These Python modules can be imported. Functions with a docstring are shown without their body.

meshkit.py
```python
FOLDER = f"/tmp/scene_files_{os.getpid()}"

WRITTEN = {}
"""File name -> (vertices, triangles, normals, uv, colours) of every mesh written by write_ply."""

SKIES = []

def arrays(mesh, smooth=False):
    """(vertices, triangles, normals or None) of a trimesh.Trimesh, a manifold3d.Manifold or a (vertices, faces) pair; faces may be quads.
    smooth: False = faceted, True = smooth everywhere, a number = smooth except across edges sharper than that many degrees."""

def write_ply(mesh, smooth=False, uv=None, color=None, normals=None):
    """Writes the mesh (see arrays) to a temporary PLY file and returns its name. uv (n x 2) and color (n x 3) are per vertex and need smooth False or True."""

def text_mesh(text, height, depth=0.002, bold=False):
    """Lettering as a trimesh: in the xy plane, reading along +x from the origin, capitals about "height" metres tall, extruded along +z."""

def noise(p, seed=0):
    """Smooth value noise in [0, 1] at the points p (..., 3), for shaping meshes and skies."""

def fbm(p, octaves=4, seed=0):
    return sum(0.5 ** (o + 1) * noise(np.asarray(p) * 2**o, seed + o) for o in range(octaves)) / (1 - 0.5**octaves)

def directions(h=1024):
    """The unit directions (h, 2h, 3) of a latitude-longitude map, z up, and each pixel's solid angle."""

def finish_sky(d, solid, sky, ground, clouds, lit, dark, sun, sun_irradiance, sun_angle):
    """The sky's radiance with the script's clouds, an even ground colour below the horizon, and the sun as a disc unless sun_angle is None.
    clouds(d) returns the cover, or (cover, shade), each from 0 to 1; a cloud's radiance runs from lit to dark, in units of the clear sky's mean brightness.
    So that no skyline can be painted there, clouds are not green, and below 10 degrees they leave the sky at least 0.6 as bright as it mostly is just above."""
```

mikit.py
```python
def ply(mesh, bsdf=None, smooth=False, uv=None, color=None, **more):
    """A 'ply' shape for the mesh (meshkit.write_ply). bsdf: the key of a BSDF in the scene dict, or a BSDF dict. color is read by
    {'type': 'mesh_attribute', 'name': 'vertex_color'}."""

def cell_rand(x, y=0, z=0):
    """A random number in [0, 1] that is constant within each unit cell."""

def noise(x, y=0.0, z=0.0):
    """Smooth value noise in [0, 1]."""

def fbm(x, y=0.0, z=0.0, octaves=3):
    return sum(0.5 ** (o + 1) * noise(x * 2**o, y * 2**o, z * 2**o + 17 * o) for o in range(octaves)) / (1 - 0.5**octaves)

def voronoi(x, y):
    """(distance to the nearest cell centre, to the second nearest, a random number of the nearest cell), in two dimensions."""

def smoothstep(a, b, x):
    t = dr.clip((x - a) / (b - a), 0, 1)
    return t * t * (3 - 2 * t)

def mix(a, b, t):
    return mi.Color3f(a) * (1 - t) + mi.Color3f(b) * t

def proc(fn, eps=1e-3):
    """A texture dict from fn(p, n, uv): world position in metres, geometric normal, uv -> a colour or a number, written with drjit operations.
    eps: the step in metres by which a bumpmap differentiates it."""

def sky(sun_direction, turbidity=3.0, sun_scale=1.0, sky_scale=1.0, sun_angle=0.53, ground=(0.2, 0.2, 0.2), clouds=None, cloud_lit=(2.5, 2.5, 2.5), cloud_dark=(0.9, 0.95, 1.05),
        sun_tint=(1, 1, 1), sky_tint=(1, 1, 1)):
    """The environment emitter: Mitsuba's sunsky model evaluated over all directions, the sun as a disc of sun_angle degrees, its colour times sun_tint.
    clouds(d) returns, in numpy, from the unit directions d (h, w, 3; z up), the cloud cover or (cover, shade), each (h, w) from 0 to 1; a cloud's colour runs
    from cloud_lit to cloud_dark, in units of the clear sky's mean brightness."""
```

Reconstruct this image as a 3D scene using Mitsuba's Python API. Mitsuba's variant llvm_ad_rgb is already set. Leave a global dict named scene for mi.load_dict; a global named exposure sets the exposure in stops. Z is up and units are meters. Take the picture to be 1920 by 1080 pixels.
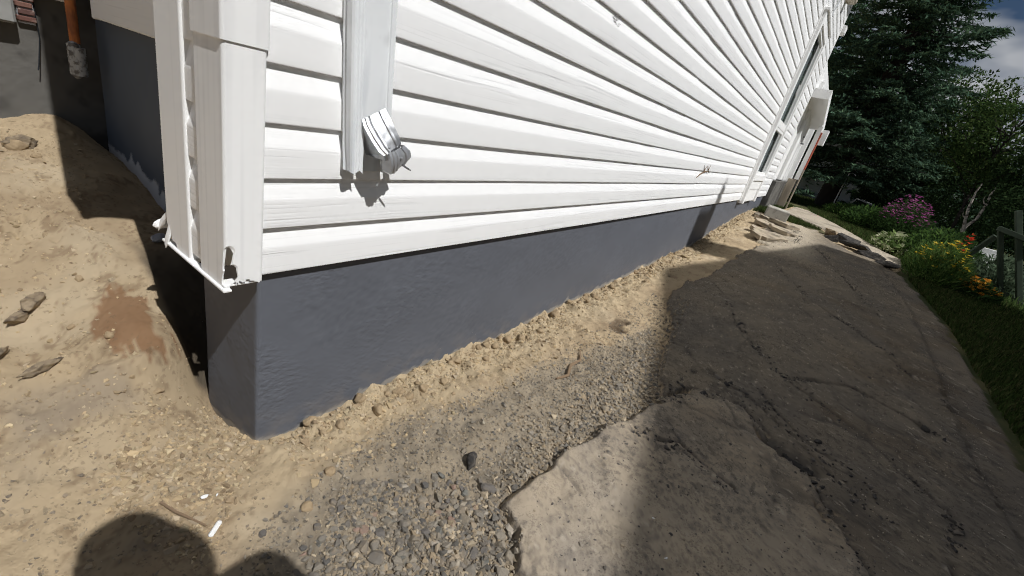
import math, numpy as np, trimesh, mitsuba as mi, drjit as dr, mikit, meshkit
from mikit import noise as tn, fbm as tf, smoothstep as ss, mix, proc
from meshkit import noise as nz, fbm as nf
from scipy.interpolate import RBFInterpolator
from scipy.spatial import cKDTree
from shapely.geometry import Polygon, LineString, box as sbox
from shapely.ops import unary_union
import manifold3d as m3
T = mi.ScalarTransform4f
V = np.array
rng = np.random.default_rng(7)
scene, labels = {}, {}

# ------------------------------------------------------------------ camera, sky, exposure
CAM = V([-.5, -1.0, 1.05])
RX = V([0.57794105, -0.18497948, 0.79483755])     # world x, y, z seen in camera axes (right, down, forward)
RY = V([-0.78238044, -0.40258411, 0.47519141])
RZ = V([0.23208831, -0.89649798, -0.37739421])
FWD = V([RX[2], RY[2], RZ[2]]); UP = -V([RX[1], RY[1], RZ[1]])
scene['camera'] = {'type': 'perspective', 'fov': 2 * math.degrees(math.atan(960 / 829.3)), 'fov_axis': 'x', 'near_clip': .02, 'far_clip': 900.0,
                   'to_world': T().look_at(origin=CAM.tolist(), target=(CAM + FWD).tolist(), up=UP.tolist())}
AZ, EL = math.radians(10), math.radians(52)
LIGHT = V([math.sin(AZ) * math.cos(EL), math.cos(AZ) * math.cos(EL), -math.sin(EL)])   # the way sunlight travels


def clouds(d):
    q = d / np.maximum(d[..., 2:3] + .25, .05)
    n = nf(q * [1.5, 1.5, 0] + [120.4, 7.7, .5], 6, 3)
    n2 = nf(q * [3.2, 3.2, 0] + [18.3, 1.7, 2.5], 5, 11)
    cover = np.clip((n - .45) / .10, 0, 1)
    return cover ** .8 * .92, np.clip((n2 - .33) / .35, 0, 1)


scene['sky'] = mikit.sky((-LIGHT).tolist(), turbidity=2.6, sky_scale=.28, sun_tint=(.97, 1.16, 1.52), sky_tint=(.96, 1.0, 1.07), clouds=clouds, cloud_lit=(7.0, 7.2, 7.5), cloud_dark=(4.0, 4.25, 4.7), ground=(.14, .13, .11))
exposure = 1.5


# ------------------------------------------------------------------ helpers
def tag(key, label=None, category=None, group=None, kind=None):
    d = labels.setdefault(key, {})
    for k, v in (('label', label), ('category', category), ('group', group), ('kind', kind)):
        if v: d[k] = v
    return key


def numbered(key):
    if key not in scene and key not in labels: return key
    n = 1
    while f'{key}_{n:03d}' in scene or f'{key}_{n:03d}' in labels: n += 1
    return f'{key}_{n:03d}'


def add(key, mesh, bsdf, smooth=False, color=None, **lab):
    key = numbered(key)
    scene[key] = mikit.ply(mesh, bsdf, smooth=smooth, color=color)
    if lab: tag(key, **lab)
    return key


def thing(key, label, category, group=None, kind=None):
    return tag(numbered(key), label, category, group, kind)


def cat(meshes):
    return trimesh.util.concatenate(meshes)


def bx(x0, x1, y0, y1, z0, z1):
    m = trimesh.creation.box((x1 - x0, y1 - y0, z1 - z0)); m.apply_translation(((x0 + x1) / 2, (y0 + y1) / 2, (z0 + z1) / 2)); return m


def cbx(x0, x1, y0, y1, z0, z1, c=.004):
    """A box with chamfered edges."""
    p = []
    for sx in (0, 1):
        for sy in (0, 1):
            for sz in (0, 1):
                for k in range(3):
                    i = [c, c, c]; i[k] = 0
                    p.append([(x0 + i[0], x1 - i[0])[sx], (y0 + i[1], y1 - i[1])[sy], (z0 + i[2], z1 - i[2])[sz]])
    return trimesh.Trimesh(*[np.asarray(a) for a in (lambda h: (h.vertices, h.faces))(trimesh.convex.convex_hull(V(p)))], process=False)


def tm(man):
    m = man.to_mesh(); return trimesh.Trimesh(m.vert_properties[:, :3], m.tri_verts, process=False)


def mf(mesh):
    return m3.Manifold(m3.Mesh(np.asarray(mesh.vertices, np.float32), np.asarray(mesh.faces, np.uint32)))


def tube(points, radii, n=8):
    """A tube along points with one radius per point, closed at both ends."""
    p = np.asarray(points, float); r = np.broadcast_to(radii, len(p))
    t = np.gradient(p, axis=0); t /= np.maximum(np.linalg.norm(t, axis=1, keepdims=True), 1e-9)
    ref = V([0, 0, 1.0]) if abs(t[:, 2]).mean() < .8 else V([1.0, 0, 0])
    u = np.cross(t, ref); u /= np.maximum(np.linalg.norm(u, axis=1, keepdims=True), 1e-9); w = np.cross(t, u)
    a = np.arange(n) * 2 * np.pi / n
    v = (p[:, None] + r[:, None, None] * (np.cos(a)[None, :, None] * u[:, None] + np.sin(a)[None, :, None] * w[:, None])).reshape(-1, 3)
    f = []
    for i in range(len(p) - 1):
        for k in range(n):
            A, B, C, D = i * n + k, i * n + (k + 1) % n, (i + 1) * n + (k + 1) % n, (i + 1) * n + k
            f += [[A, C, B], [A, D, C]]
    v = np.vstack([v, p[:1], p[-1:]])
    for k in range(n):
        f += [[len(v) - 2, k, (k + 1) % n], [len(v) - 1, (len(p) - 1) * n + (k + 1) % n, (len(p) - 1) * n + k]]
    return trimesh.Trimesh(v, f, process=False)


def extrude_x(profile, xs, dy=None, dz=None):
    """A closed (y, z) profile swept along stations xs; dy and dz shift it at each station."""
    p = np.asarray(profile, float); n, k = len(p), len(xs)
    dy = np.zeros(k) if dy is None else dy; dz = np.zeros(k) if dz is None else dz
    v = np.empty((k, n, 3)); v[..., 0] = np.asarray(xs)[:, None]; v[..., 1] = p[:, 0] + dy[:, None]; v[..., 2] = p[:, 1] + dz[:, None]
    i, j = np.meshgrid(np.arange(k - 1), np.arange(n), indexing='ij'); j2 = (j + 1) % n
    a, b, c, d = i * n + j, i * n + j2, (i + 1) * n + j2, (i + 1) * n + j
    f = np.concatenate([np.stack([a, b, c], -1).reshape(-1, 3), np.stack([a, c, d], -1).reshape(-1, 3)])
    cap = [[0, t + 1, t] for t in range(1, n - 1)] + [[(k - 1) * n, (k - 1) * n + t, (k - 1) * n + t + 1] for t in range(1, n - 1)]
    m = trimesh.Trimesh(v.reshape(-1, 3), np.vstack([f, cap]), process=False)
    return m


def extrude_z(poly, z0, z1):
    m = trimesh.creation.extrude_polygon(poly, z1 - z0); m.apply_translation((0, 0, z0)); return m


ICO1, ICO2, ICO3 = (trimesh.creation.icosphere(subdivisions=k) for k in (1, 2, 3))


def stone(seed, ico=ICO1, flat=.6, rough=.35, facets=6):
    """An angular broken stone of about unit radius."""
    r = np.random.default_rng(seed); v = ico.vertices.copy()
    for _ in range(facets):
        n = r.normal(size=3); n /= np.linalg.norm(n); h = r.uniform(.55, .85)
        d = v @ n; v -= np.maximum(d - h, 0)[:, None] * n
    v *= 1 + rough * (nf(v * 1.7 + seed * 3.3, 2, seed)[:, None] - .5)
    v *= [1, r.uniform(.65, 1), flat * r.uniform(.8, 1.2)]
    return trimesh.Trimesh(v, ico.faces, process=False)


def shard(seed, n=13, flat=.6):
    """A sharp edged crushed stone: the hull of a few points."""
    r = np.random.default_rng(seed); p = r.normal(size=(n, 3)); p /= np.linalg.norm(p, axis=1, keepdims=True)
    h = trimesh.convex.convex_hull(p * r.uniform(.8, 1.05, (n, 1)) * [1, r.uniform(.6, .95), flat * r.uniform(.8, 1.25)])
    return trimesh.Trimesh(h.vertices, h.faces, process=False)


def rot(a, b, c):
    return trimesh.transformations.euler_matrix(a, b, c)


def sst(a, b, x):
    t = np.clip((x - a) / (b - a), 0, 1); return t * t * (3 - 2 * t)


def lin(r, g, b):
    return [((c / 255 + .055) / 1.055) ** 2.4 if c > 10 else c / 255 / 12.92 for c in (r, g, b)]


# ------------------------------------------------------------------ materials
def mat(name, fn_or_rgb, rough=.85, spec=.3, bump=None, metallic=0.0, two=True, eps=1e-3, **more):
    col = {'type': 'rgb', 'value': list(fn_or_rgb)} if not callable(fn_or_rgb) else proc(fn_or_rgb)
    if fn_or_rgb == 'vertex': col = {'type': 'mesh_attribute', 'name': 'vertex_color'}
    b = {'type': 'principled', 'base_color': col, 'roughness': rough, 'specular': spec, **more}
    if metallic: b['metallic'] = metallic
    if bump:
        b = {'type': 'bumpmap', 'arbitrary': proc(bump[0], eps=bump[1] if len(bump) > 1 else eps), 'scale': 1.0, 'bsdf': b}
    scene[name] = {'type': 'twosided', 'bsdf': b} if two else b
    return name


def vmat(name, rough=.9, spec=.2, bump=None):
    b = {'type': 'principled', 'base_color': {'type': 'mesh_attribute', 'name': 'vertex_color'}, 'roughness': rough, 'specular': spec}
    if bump: b = {'type': 'bumpmap', 'arbitrary': proc(bump[0], eps=bump[1]), 'scale': 1.0, 'bsdf': b}
    scene[name] = {'type': 'twosided', 'bsdf': b}
    return name


def smat(name, rough, spec, dark, fn, bump):
    """Coloured by vertex, flecked with a darker grain where fn says so."""
    a = {'type': 'principled', 'base_color': {'type': 'mesh_attribute', 'name': 'vertex_color'}, 'roughness': rough, 'specular': spec}
    b = {'type': 'principled', 'base_color': {'type': 'rgb', 'value': list(dark)}, 'roughness': rough, 'specular': spec}
    m = {'type': 'blendbsdf', 'weight': proc(fn), 'one': a, 'two': b}
    scene[name] = {'type': 'twosided', 'bsdf': {'type': 'bumpmap', 'arbitrary': proc(bump[0], eps=bump[1]), 'scale': 1.0, 'bsdf': m}}
    return name


def vinyl_bump(p, n, uv):
    warp = 1.5 * tn(p.x * 2.1, p.y * 2.1, p.z * 11)
    g = tn(p.x * 6 + p.y * 6, p.z * 380 + warp * 2, 3.3)
    g2 = tn(p.x * 3 + p.y * 3, p.z * 190 + warp * 1.6, 8.1)
    m = ss(.35, .6, tn(p.x * 1.1 + p.y, p.z * 9, 4.0))
    return m * (-.0016 * dr.maximum(g - .62, 0.0) - .0032 * dr.maximum(g2 - .74, 0.0))


def vinyl_col(p, n, uv):
    d = tf(p.x * 1.3 + p.y, p.z * 2.2, 0.0, 4)
    s = tn(p.x * 40 + p.y * 40, p.z * 40, 2.0)
    grime = ss(.62, .8, d) * .05 + dr.select(s > .96, .05, 0.0)
    w1 = 1.5 * tn(p.x * 2.1, p.y * 2.1, p.z * 11)
    g = tn(p.x * 3 + p.y * 3, p.z * 190 + w1 * 1.6, 8.1)
    g2 = tn(p.x * 5 + p.y * 5, p.z * 330 + w1 * 2.5, 2.7)
    m = ss(.32, .58, tn(p.x * 1.1 + p.y, p.z * 9, 4.0))
    line = m * (ss(.70, .80, g) * .30 + ss(.74, .86, g2) * .22)
    return mix(mix((.80, .80, .795), (.60, .60, .60), line), (.52, .50, .46), grime)


vinyl = mat('vinyl_white', vinyl_col, .42, .45, (vinyl_bump, 6e-4))


def trim_col(p, n, uv):
    streak = tn(p.x * 90 + p.y * 90, p.z * 1.6, 5.0) * .6 + tf(p.x * 9, p.y * 9, p.z * 6, 3) * .4
    return mix((.78, .78, .77), (.60, .60, .60), ss(.5, .85, streak) * .45)


trim = mat('trim_white', trim_col, .45, .4, (lambda p, n, uv: .0007 * tn(p.x * 8 + p.y * 8, p.z * 5, 1.0) + .0002 * tn(p.x * 160, p.y * 160, p.z * 9), 1e-3))


def alu_col(p, n, uv):
    s = tn(p.x * 45, p.y * 45, p.z * 5)
    w = tf(p.x * 14, p.z * 9, p.y * 9, 4)
    c = mix((.70, .72, .73), (.50, .53, .56), ss(.45, .8, s) * .5)
    return mix(c, (.36, .36, .37), ss(.66, .78, w) * .55)


alu_white = mat('downspout_paint', alu_col, .38, .5, (lambda p, n, uv: .003 * tn(p.x * 16, p.y * 16, p.z * 9), 1e-3))
alu_bare = mat('bare_aluminium', lambda p, n, uv: mix((.52, .53, .54), (.30, .31, .33), tf(p.x * 60, p.y * 60, p.z * 60, 3)), .48, .5,
               (lambda p, n, uv: .0016 * tn(p.x * 70, p.y * 70, p.z * 70), 8e-4), metallic=.9)
alu_dull = mat('dull_aluminium', lambda p, n, uv: mix((.50, .51, .53), (.33, .34, .36), tf(p.x * 50, p.y * 50, p.z * 50, 3)), .45, .5, metallic=.55)
steel_dark = mat('screw_steel', (.2, .2, .21), .4, .5, metallic=.8)


def parge_col_bump(p, n, uv):
    # trowelled cement relief under the paint
    a = tf(p.x * 75, p.y * 75, p.z * 95, 3)
    b = tn(p.x * 190, p.y * 190, p.z * 230)
    m = ss(.42, .62, tf(p.x * 5, p.y * 5, p.z * 5, 2))
    return m * (.0008 * ss(.44, .62, a) + .0007 * b) + .0016 * tf(p.x * 110, p.y * 110, p.z * 130, 2) * ss(.3, .6, tf(p.x * 6, p.y * 6, p.z * 6, 2))


parge = vmat('grey_parging', .62, .35, (parge_col_bump, 1e-3))
ground_m = smat('soil', .95, .12, (.13, .095, .06), lambda p, n, uv: ss(.60, .72, tf(p.x * 140, p.y * 140, p.z * 90, 2)) * ss(.42, .62, tf(p.x * 18, p.y * 18, p.z * 18, 2)) * .4, (lambda p, n, uv: .0035 * tf(p.x * 95, p.y * 95, p.z * 95, 3) + .0016 * tn(p.x * 420, p.y * 420, p.z * 420), 1e-3))
asph_m = smat('old_asphalt', .9, .18, (.045, .041, .037), lambda p, n, uv: ss(.50, .74, tf(p.x * 270, p.y * 270, p.z * 90, 2)) * ss(.25, .75, tf(p.x * 23, p.y * 23, p.z * 23, 4)) * .40 + ss(.53, .68, tf(p.x * 62, p.y * 62, p.z * 20, 3)) * .38 * ss(.38, .62, tf(p.x * 5, p.y * 5, 1.0, 3)), (lambda p, n, uv: .0030 * tf(p.x * 120, p.y * 120, p.z * 60, 3) + .0016 * tn(p.x * 380, p.y * 380, p.z * 380), 1e-3))
stone_cols = [(.165, .145, .12), (.205, .18, .145), (.26, .225, .175), (.10, .092, .082), (.135, .12, .105), (.40, .35, .28), (.27, .18, .135), (.15, .145, .125)]
stone_m = [mat(f'stone_{i}', (lambda c: lambda p, n, uv: mix(mix(c, [x * .6 + .03 for x in c], tf(p.x * 90, p.y * 90, p.z * 90, 3)), (.25, .20, .14), ss(.45, .75, tf(p.x * 45, p.y * 45, p.z * 45, 3)) * .6))(c), .88, .25,
               (lambda p, n, uv: .0018 * tf(p.x * 150, p.y * 150, p.z * 150, 2), 1e-3)) for i, c in enumerate(stone_cols)]
clod_m = mat('clod_soil', lambda p, n, uv: mix((.37, .285, .18), (.25, .18, .11), tf(p.x * 70, p.y * 70, p.z * 70, 3)), .95, .1,
             (lambda p, n, uv: .003 * tf(p.x * 160, p.y * 160, p.z * 160, 3), 1e-3))
asph_chunk = mat('asphalt_lump', lambda p, n, uv: mix((.030, .028, .026), (.10, .088, .075), ss(.40, .85, tf(p.x * 45, p.y * 45, p.z * 45, 4))), .9, .25,
                 (lambda p, n, uv: .006 * tf(p.x * 70, p.y * 70, p.z * 70, 3), 1e-3))
crust_m = mat('dusty_crust', lambda p, n, uv: mix((.26, .205, .14), (.12, .095, .07), ss(.4, .75, tf(p.x * 55, p.y * 55, p.z * 55, 3))), .95, .1,
              (lambda p, n, uv: .005 * tf(p.x * 90, p.y * 90, p.z * 90, 3), 1e-3))
plate_m = mat('dusty_asphalt_plate', lambda p, n, uv: mix((.34, .285, .21), (.17, .145, .115), ss(.42, .68, tf(p.x * 9, p.y * 9, p.z * 30, 4))), .95, .1, (lambda p, n, uv: .006 * tf(p.x * 40, p.y * 40, p.z * 40, 3), 1e-3))
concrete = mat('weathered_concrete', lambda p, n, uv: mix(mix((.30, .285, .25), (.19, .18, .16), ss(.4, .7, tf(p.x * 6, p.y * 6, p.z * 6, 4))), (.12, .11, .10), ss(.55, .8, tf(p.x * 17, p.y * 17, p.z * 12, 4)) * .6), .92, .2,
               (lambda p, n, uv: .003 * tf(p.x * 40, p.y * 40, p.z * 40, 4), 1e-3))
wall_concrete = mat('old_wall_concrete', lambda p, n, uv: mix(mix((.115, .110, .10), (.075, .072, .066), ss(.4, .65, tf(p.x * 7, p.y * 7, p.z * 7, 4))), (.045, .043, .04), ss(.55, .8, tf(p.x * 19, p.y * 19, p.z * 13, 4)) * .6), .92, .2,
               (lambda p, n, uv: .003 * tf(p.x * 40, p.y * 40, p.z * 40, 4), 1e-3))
pale_concrete = mat('pale_concrete', lambda p, n, uv: mix((.40, .36, .29), (.27, .24, .20), tf(p.x * 5, p.y * 5, p.z * 5, 4)), .92, .2)
mortar_m = mat('pale_mortar', lambda p, n, uv: mix((.50, .50, .51), (.30, .30, .31), tf(p.x * 40, p.y * 40, p.z * 40, 3)), .9, .2, (lambda p, n, uv: .004 * tf(p.x * 60, p.y * 60, p.z * 60, 3), 1e-3))
brick_m = [mat(f'brick_{i}', (lambda c: lambda p, n, uv: mix(c, (.34, .27, .23), ss(.45, .8, tf(p.x * 60, p.y * 60, p.z * 60, 3))))(c), .9, .2) for i, c in enumerate([(.13, .065, .052), (.10, .055, .047), (.17, .09, .07)])]
rust_m = mat('rusty_orange', lambda p, n, uv: mix((.50, .17, .05), (.26, .09, .04), ss(.35, .75, tf(p.x * 45, p.y * 45, p.z * 14, 4))), .7, .3)
galv_m = mat('dirty_galvanised', lambda p, n, uv: mix((.40, .40, .39), (.13, .12, .11), ss(.42, .62, tf(p.x * 70, p.y * 70, p.z * 60, 3))), .7, .4)
dark_m = mat('dark_interior', (.02, .022, .025), .9, .1)
tar_m = mat('dark_damp_wall', lambda p, n, uv: mix((.055, .06, .065), (.085, .09, .10), tf(p.x * 9, p.y * 9, p.z * 5, 4)), .85, .2)
wood_grey = mat('weathered_timber', lambda p, n, uv: mix((.36, .31, .24), (.22, .19, .15), tn(p.x * 30, p.y * 30, p.z * 3)), .85, .2)
red_m = mat('red_paint', (.42, .10, .06), .6, .3)
green_rail = mat('green_fence_paint', lambda p, n, uv: mix((.05, .068, .046), (.03, .042, .03), tf(p.x * 12, p.y * 12, p.z * 12, 3)), .8, .2)
bark_m = mat('bark', lambda p, n, uv: mix((.045, .04, .036), (.022, .02, .018), tf(p.x * 18, p.y * 18, p.z * 5, 3)), .95, .1)
birch_m = mat('pale_bark', lambda p, n, uv: mix((.46, .42, .37), (.12, .10, .09), ss(.5, .7, tf(p.x * 9, p.y * 9, p.z * 22, 3))), .9, .1)
white_paint = mat('white_paint', (.78, .78, .77), .5, .4)
white_scrap = mat('white_scrap', (.72, .72, .70), .6, .3)
shed_m = mat('shed_white', lambda p, n, uv: mix((.60, .61, .60), (.50, .51, .50), tf(p.x * 2, p.y * 2, p.z * 2, 3)), .7, .2)
roof_m = mat('roof_shingle', lambda p, n, uv: mix((.07, .068, .066), (.13, .125, .12), tf(p.x * 8, p.y * 8, p.z * 20, 3)), .9, .2)
stucco = mat('cream_render', lambda p, n, uv: mix((.52, .47, .38), (.42, .38, .31), tf(p.x * 3, p.y * 3, p.z * 3, 4)), .9, .2)
twig_m = mat('dry_twig', (.20, .14, .09), .9, .1)
tendril_m = mat('dead_tendril', (.17, .12, .08), .9, .1)
mark_m = mat('scuff', (.18, .175, .17), .9, .1)
pole_m = mat('grey_metal', (.38, .39, .40), .5, .4, metallic=.4)
scene['pane_glass'] = {'type': 'thindielectric', 'int_ior': 1.5}


def leafmat(name, trans=.45):
    scene[name] = {'type': 'principledthin', 'base_color': {'type': 'mesh_attribute', 'name': 'vertex_color'}, 'roughness': .7, 'diff_trans': trans, 'spec_trans': 0.0}
    return name


leaf_m, needle_m, petal_m = leafmat('leaf', .7), leafmat('needle', .35), leafmat('petal', .6)
# ------------------------------------------------------------------ the ground: one sheet of land, cut by what covers it
CTL = V([
(0.0,0,.004),(.2,0,-.012),(.5,0,.007),(.9,0,-.004),(1.28,0,-.012),(1.78,0,.005),(2.6,0,.01),(4.05,0,.045),(4.7,0,.035),(5.87,0,.14),(8.0,0,.27),(9.5,0,.30),(11,-.2,.29),
(-.005,.285,-.03),(-.075,.33,.18),(-.10,.29,.15),(-.09,.22,.06),(.07,.69,.30),(.085,.87,.31),(-.05,.96,.36),(.16,1.74,.40),(.035,1.72,.53),(-.15,1.72,.52),(-.6,1.72,.56),
(-.72,.75,.27),(-.62,.3,.13),(-.55,-.2,.05),(-.42,.32,.16),(-.26,.48,.19),(-.2,.1,.05),(-.3,-.1,.03),(-.35,-.3,.03),(-.5,-.6,.03),(-.5,-1,.03),(-.5,-1.6,.03),(-2,-1,.1),(-2,1,.5),(-2,2,.7),(0,-.3,.03),
(.2,-.3,.03),(.2,-.6,.04),(.5,-.3,.035),(.9,-.3,.04),(.9,-.6,.06),(.5,-.9,.05),(1.5,-.3,.04),(1.6,-.6,.07),(2.4,-.25,.04),(2.5,-.5,.08),(3.4,-.2,.05),(3.6,-.6,.1),(4.8,-.3,.1),(4.8,-.8,.16),
(6,-.3,.18),(6,-.8,.23),(7,-.3,.24),(7.2,-.8,.28),(8,-1.2,.29),(7.5,-2,.27),(3,-1.6,.09),(5,-2,.17),(2,-2.2,.07),(5,-4,.18),(8,-4,.26),(12,-1,.3),(12,-4,.3),(15,-1,.28),(18.5,-1,.25),(18,-5,.28),(22,-2,.25),(10,-2,.3),(10,-8,.3),(14,2,.27),(20,4,.25),(0,-4,.05),(-4,-4,.1),(4,-8,.2)])
_rb = RBFInterpolator(CTL[:, :2], CTL[:, 2], kernel='thin_plate_spline', smoothing=.0006)


def base(x, y):
    return _rb(np.stack([np.clip(np.ravel(x), -4, 22), np.clip(np.ravel(y), -8, 4)], 1)).reshape(np.shape(x))


def spaced(parts):
    """Stations from (end, first step, growth) pieces."""
    out = [parts[0]]
    for end, step, g in parts[1:]:
        while out[-1] < end - step * .5:
            out.append(out[-1] + step); step *= g
        out[-1] = end
    return V(out)


gx = np.concatenate([-spaced([.85, (2.6, .02, 1.04), (260, .2, 1.25)])[::-1], spaced([-.85, (1.5, .0075, 1), (14, .0078, 1.0055), (30, .12, 1.05), (300, 1, 1.25)])[1:]])
gy = np.concatenate([-spaced([1.2, (3.2, .012, 1.012), (9, .06, 1.06), (260, .5, 1.25)])[::-1], spaced([-1.2, (1.0, .0075, 1), (1.8, .012, 1.01), (5, .05, 1.1), (260, .5, 1.25)])[1:]])
GX, GY = np.meshgrid(gx, gy, indexing='ij')
gp = np.stack([GX, GY], -1).reshape(-1, 2)
g3 = np.column_stack([gp, np.zeros(len(gp))])


def segdist(p, line, closed=False):
    line = V(line, dtype=float); d = np.full(len(p), 9e9)
    if closed: line = np.vstack([line, line[:1]])
    for a, b in zip(line[:-1], line[1:]):
        ab = b - a; t = np.clip(((p - a) @ ab) / (ab @ ab), 0, 1)
        d = np.minimum(d, np.hypot(p[:, 0] - a[0] - t * ab[0], p[:, 1] - a[1] - t * ab[1]))
    return d


def sdist(p, poly):
    """Signed distance to a polygon, positive inside."""
    import shapely
    inside = shapely.contains_xy(Polygon(poly), p[:, 0], p[:, 1])
    return np.where(inside, 1, -1) * segdist(p, poly, True)


def fN(s, o=3, seed=0, st=(1, 1)):
    return nf(g3 * [s * st[0], s * st[1], 0] + [seed * 7.13, seed * 3.7, seed * 1.9], o, seed)


SLAB = [(.334,-.636),(.315,-.696),(.299,-.734),(.212,-.781),(.176,-.861),(.1,-1.4),(.8,-1.6),(1.0,-1.45),(1.10,-1.40),(1.26,-1.33),(1.337,-1.21),(1.472,-1.084),(1.48,-.98),(1.40,-.894),(1.272,-.837),(1.20,-.80),(.902,-.73),(.688,-.678),(.513,-.652)]
MAIN = [(1.24,-.80),(1.42,-.74),(1.6,-.68),(2.056,-.60),(2.45,-.43),(2.603,-.40),(3.1,-.41),(3.536,-.48),(5.13,-.526),(5.6,-.66),(5.75,-.52),(6.3,-.60),(6.5,-.45),(7.04,-.50),(8.3,-.62),(8.3,-1.1),(7.6,-1.25),(7.0,-1.5),(7.0,-1.83),(6.43,-2.08),(4.93,-2.25),(3.4,-2.25),(2.5,-2.22),(2.04,-2.21),(1,-2.25),(-.6,-2.4),(-.6,-1.7),(.1,-1.42),(.8,-1.62),(1.04,-1.47),(1.145,-1.42),(1.29,-1.345),(1.36,-1.21),(1.50,-1.084),(1.505,-.98),(1.425,-.885),(1.29,-.82)]
CRACKS = [[(1.23,-.80),(1.70,-.842),(1.627,-.949),(1.612,-1.06)],[(1.715,-1.116),(1.567,-1.224),(1.446,-1.355),(1.438,-1.485),(1.356,-1.567)],[(1.612,-1.06),(1.45,-1.30),(1.30,-1.45),(1.2,-1.62)],
          [(2.9,-.75),(2.3,-.95),(2.0,-1.2),(1.8,-1.5),(1.5,-1.8)],[(2.0,-1.2),(2.3,-1.5),(2.2,-1.9)],[(4.6,-.9),(3.8,-1.25),(3.3,-1.7),(2.7,-1.95)],[(6.3,-1.15),(5.2,-1.45),(4.1,-1.75)],[(1.5,-1.8),(1.1,-1.75),(.9,-2.0)],
          [(.9,-.74),(1.0,-.95),(.93,-1.15)],[(5.8,-.62),(6.2,-.9),(6.9,-.95)],[(6.6,-.55),(6.9,-.8),(7.6,-.9)]]
PATH = [(7.05,-1.86),(7.9,-1.66),(8.7,-1.30),(9.7,-.72),(10.2,-.40),(13.4,-.45),(13.2,-.75),(11.1,-1.36),(9.2,-1.78),(8.33,-2.02),(7.95,-2.32),(7.2,-2.22)]
LAWN = [(1.0,-2.18),(2.04,-2.13),(3.4,-2.17),(4.93,-2.17),(6.43,-2.0),(7.0,-2.12),(7.95,-2.38),(8.35,-2.06),(9.2,-1.82),(11.1,-1.40),(13.2,-.79),(13.4,-.35),(14,.3),(30,6),(250,40),(250,-250),(-60,-250),(-60,-40),(-3,-6),(0,-2.6)]
STRIP = [(7.9,-1.62),(8.7,-1.26),(9.7,-.68),(10.2,-.36),(13.4,-.3),(13.6,.9),(9.8,.9),(9.75,.02),(8.6,-.02),(8.9,-.5),(8.5,-.9),(8.3,-1.15)]
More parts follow.
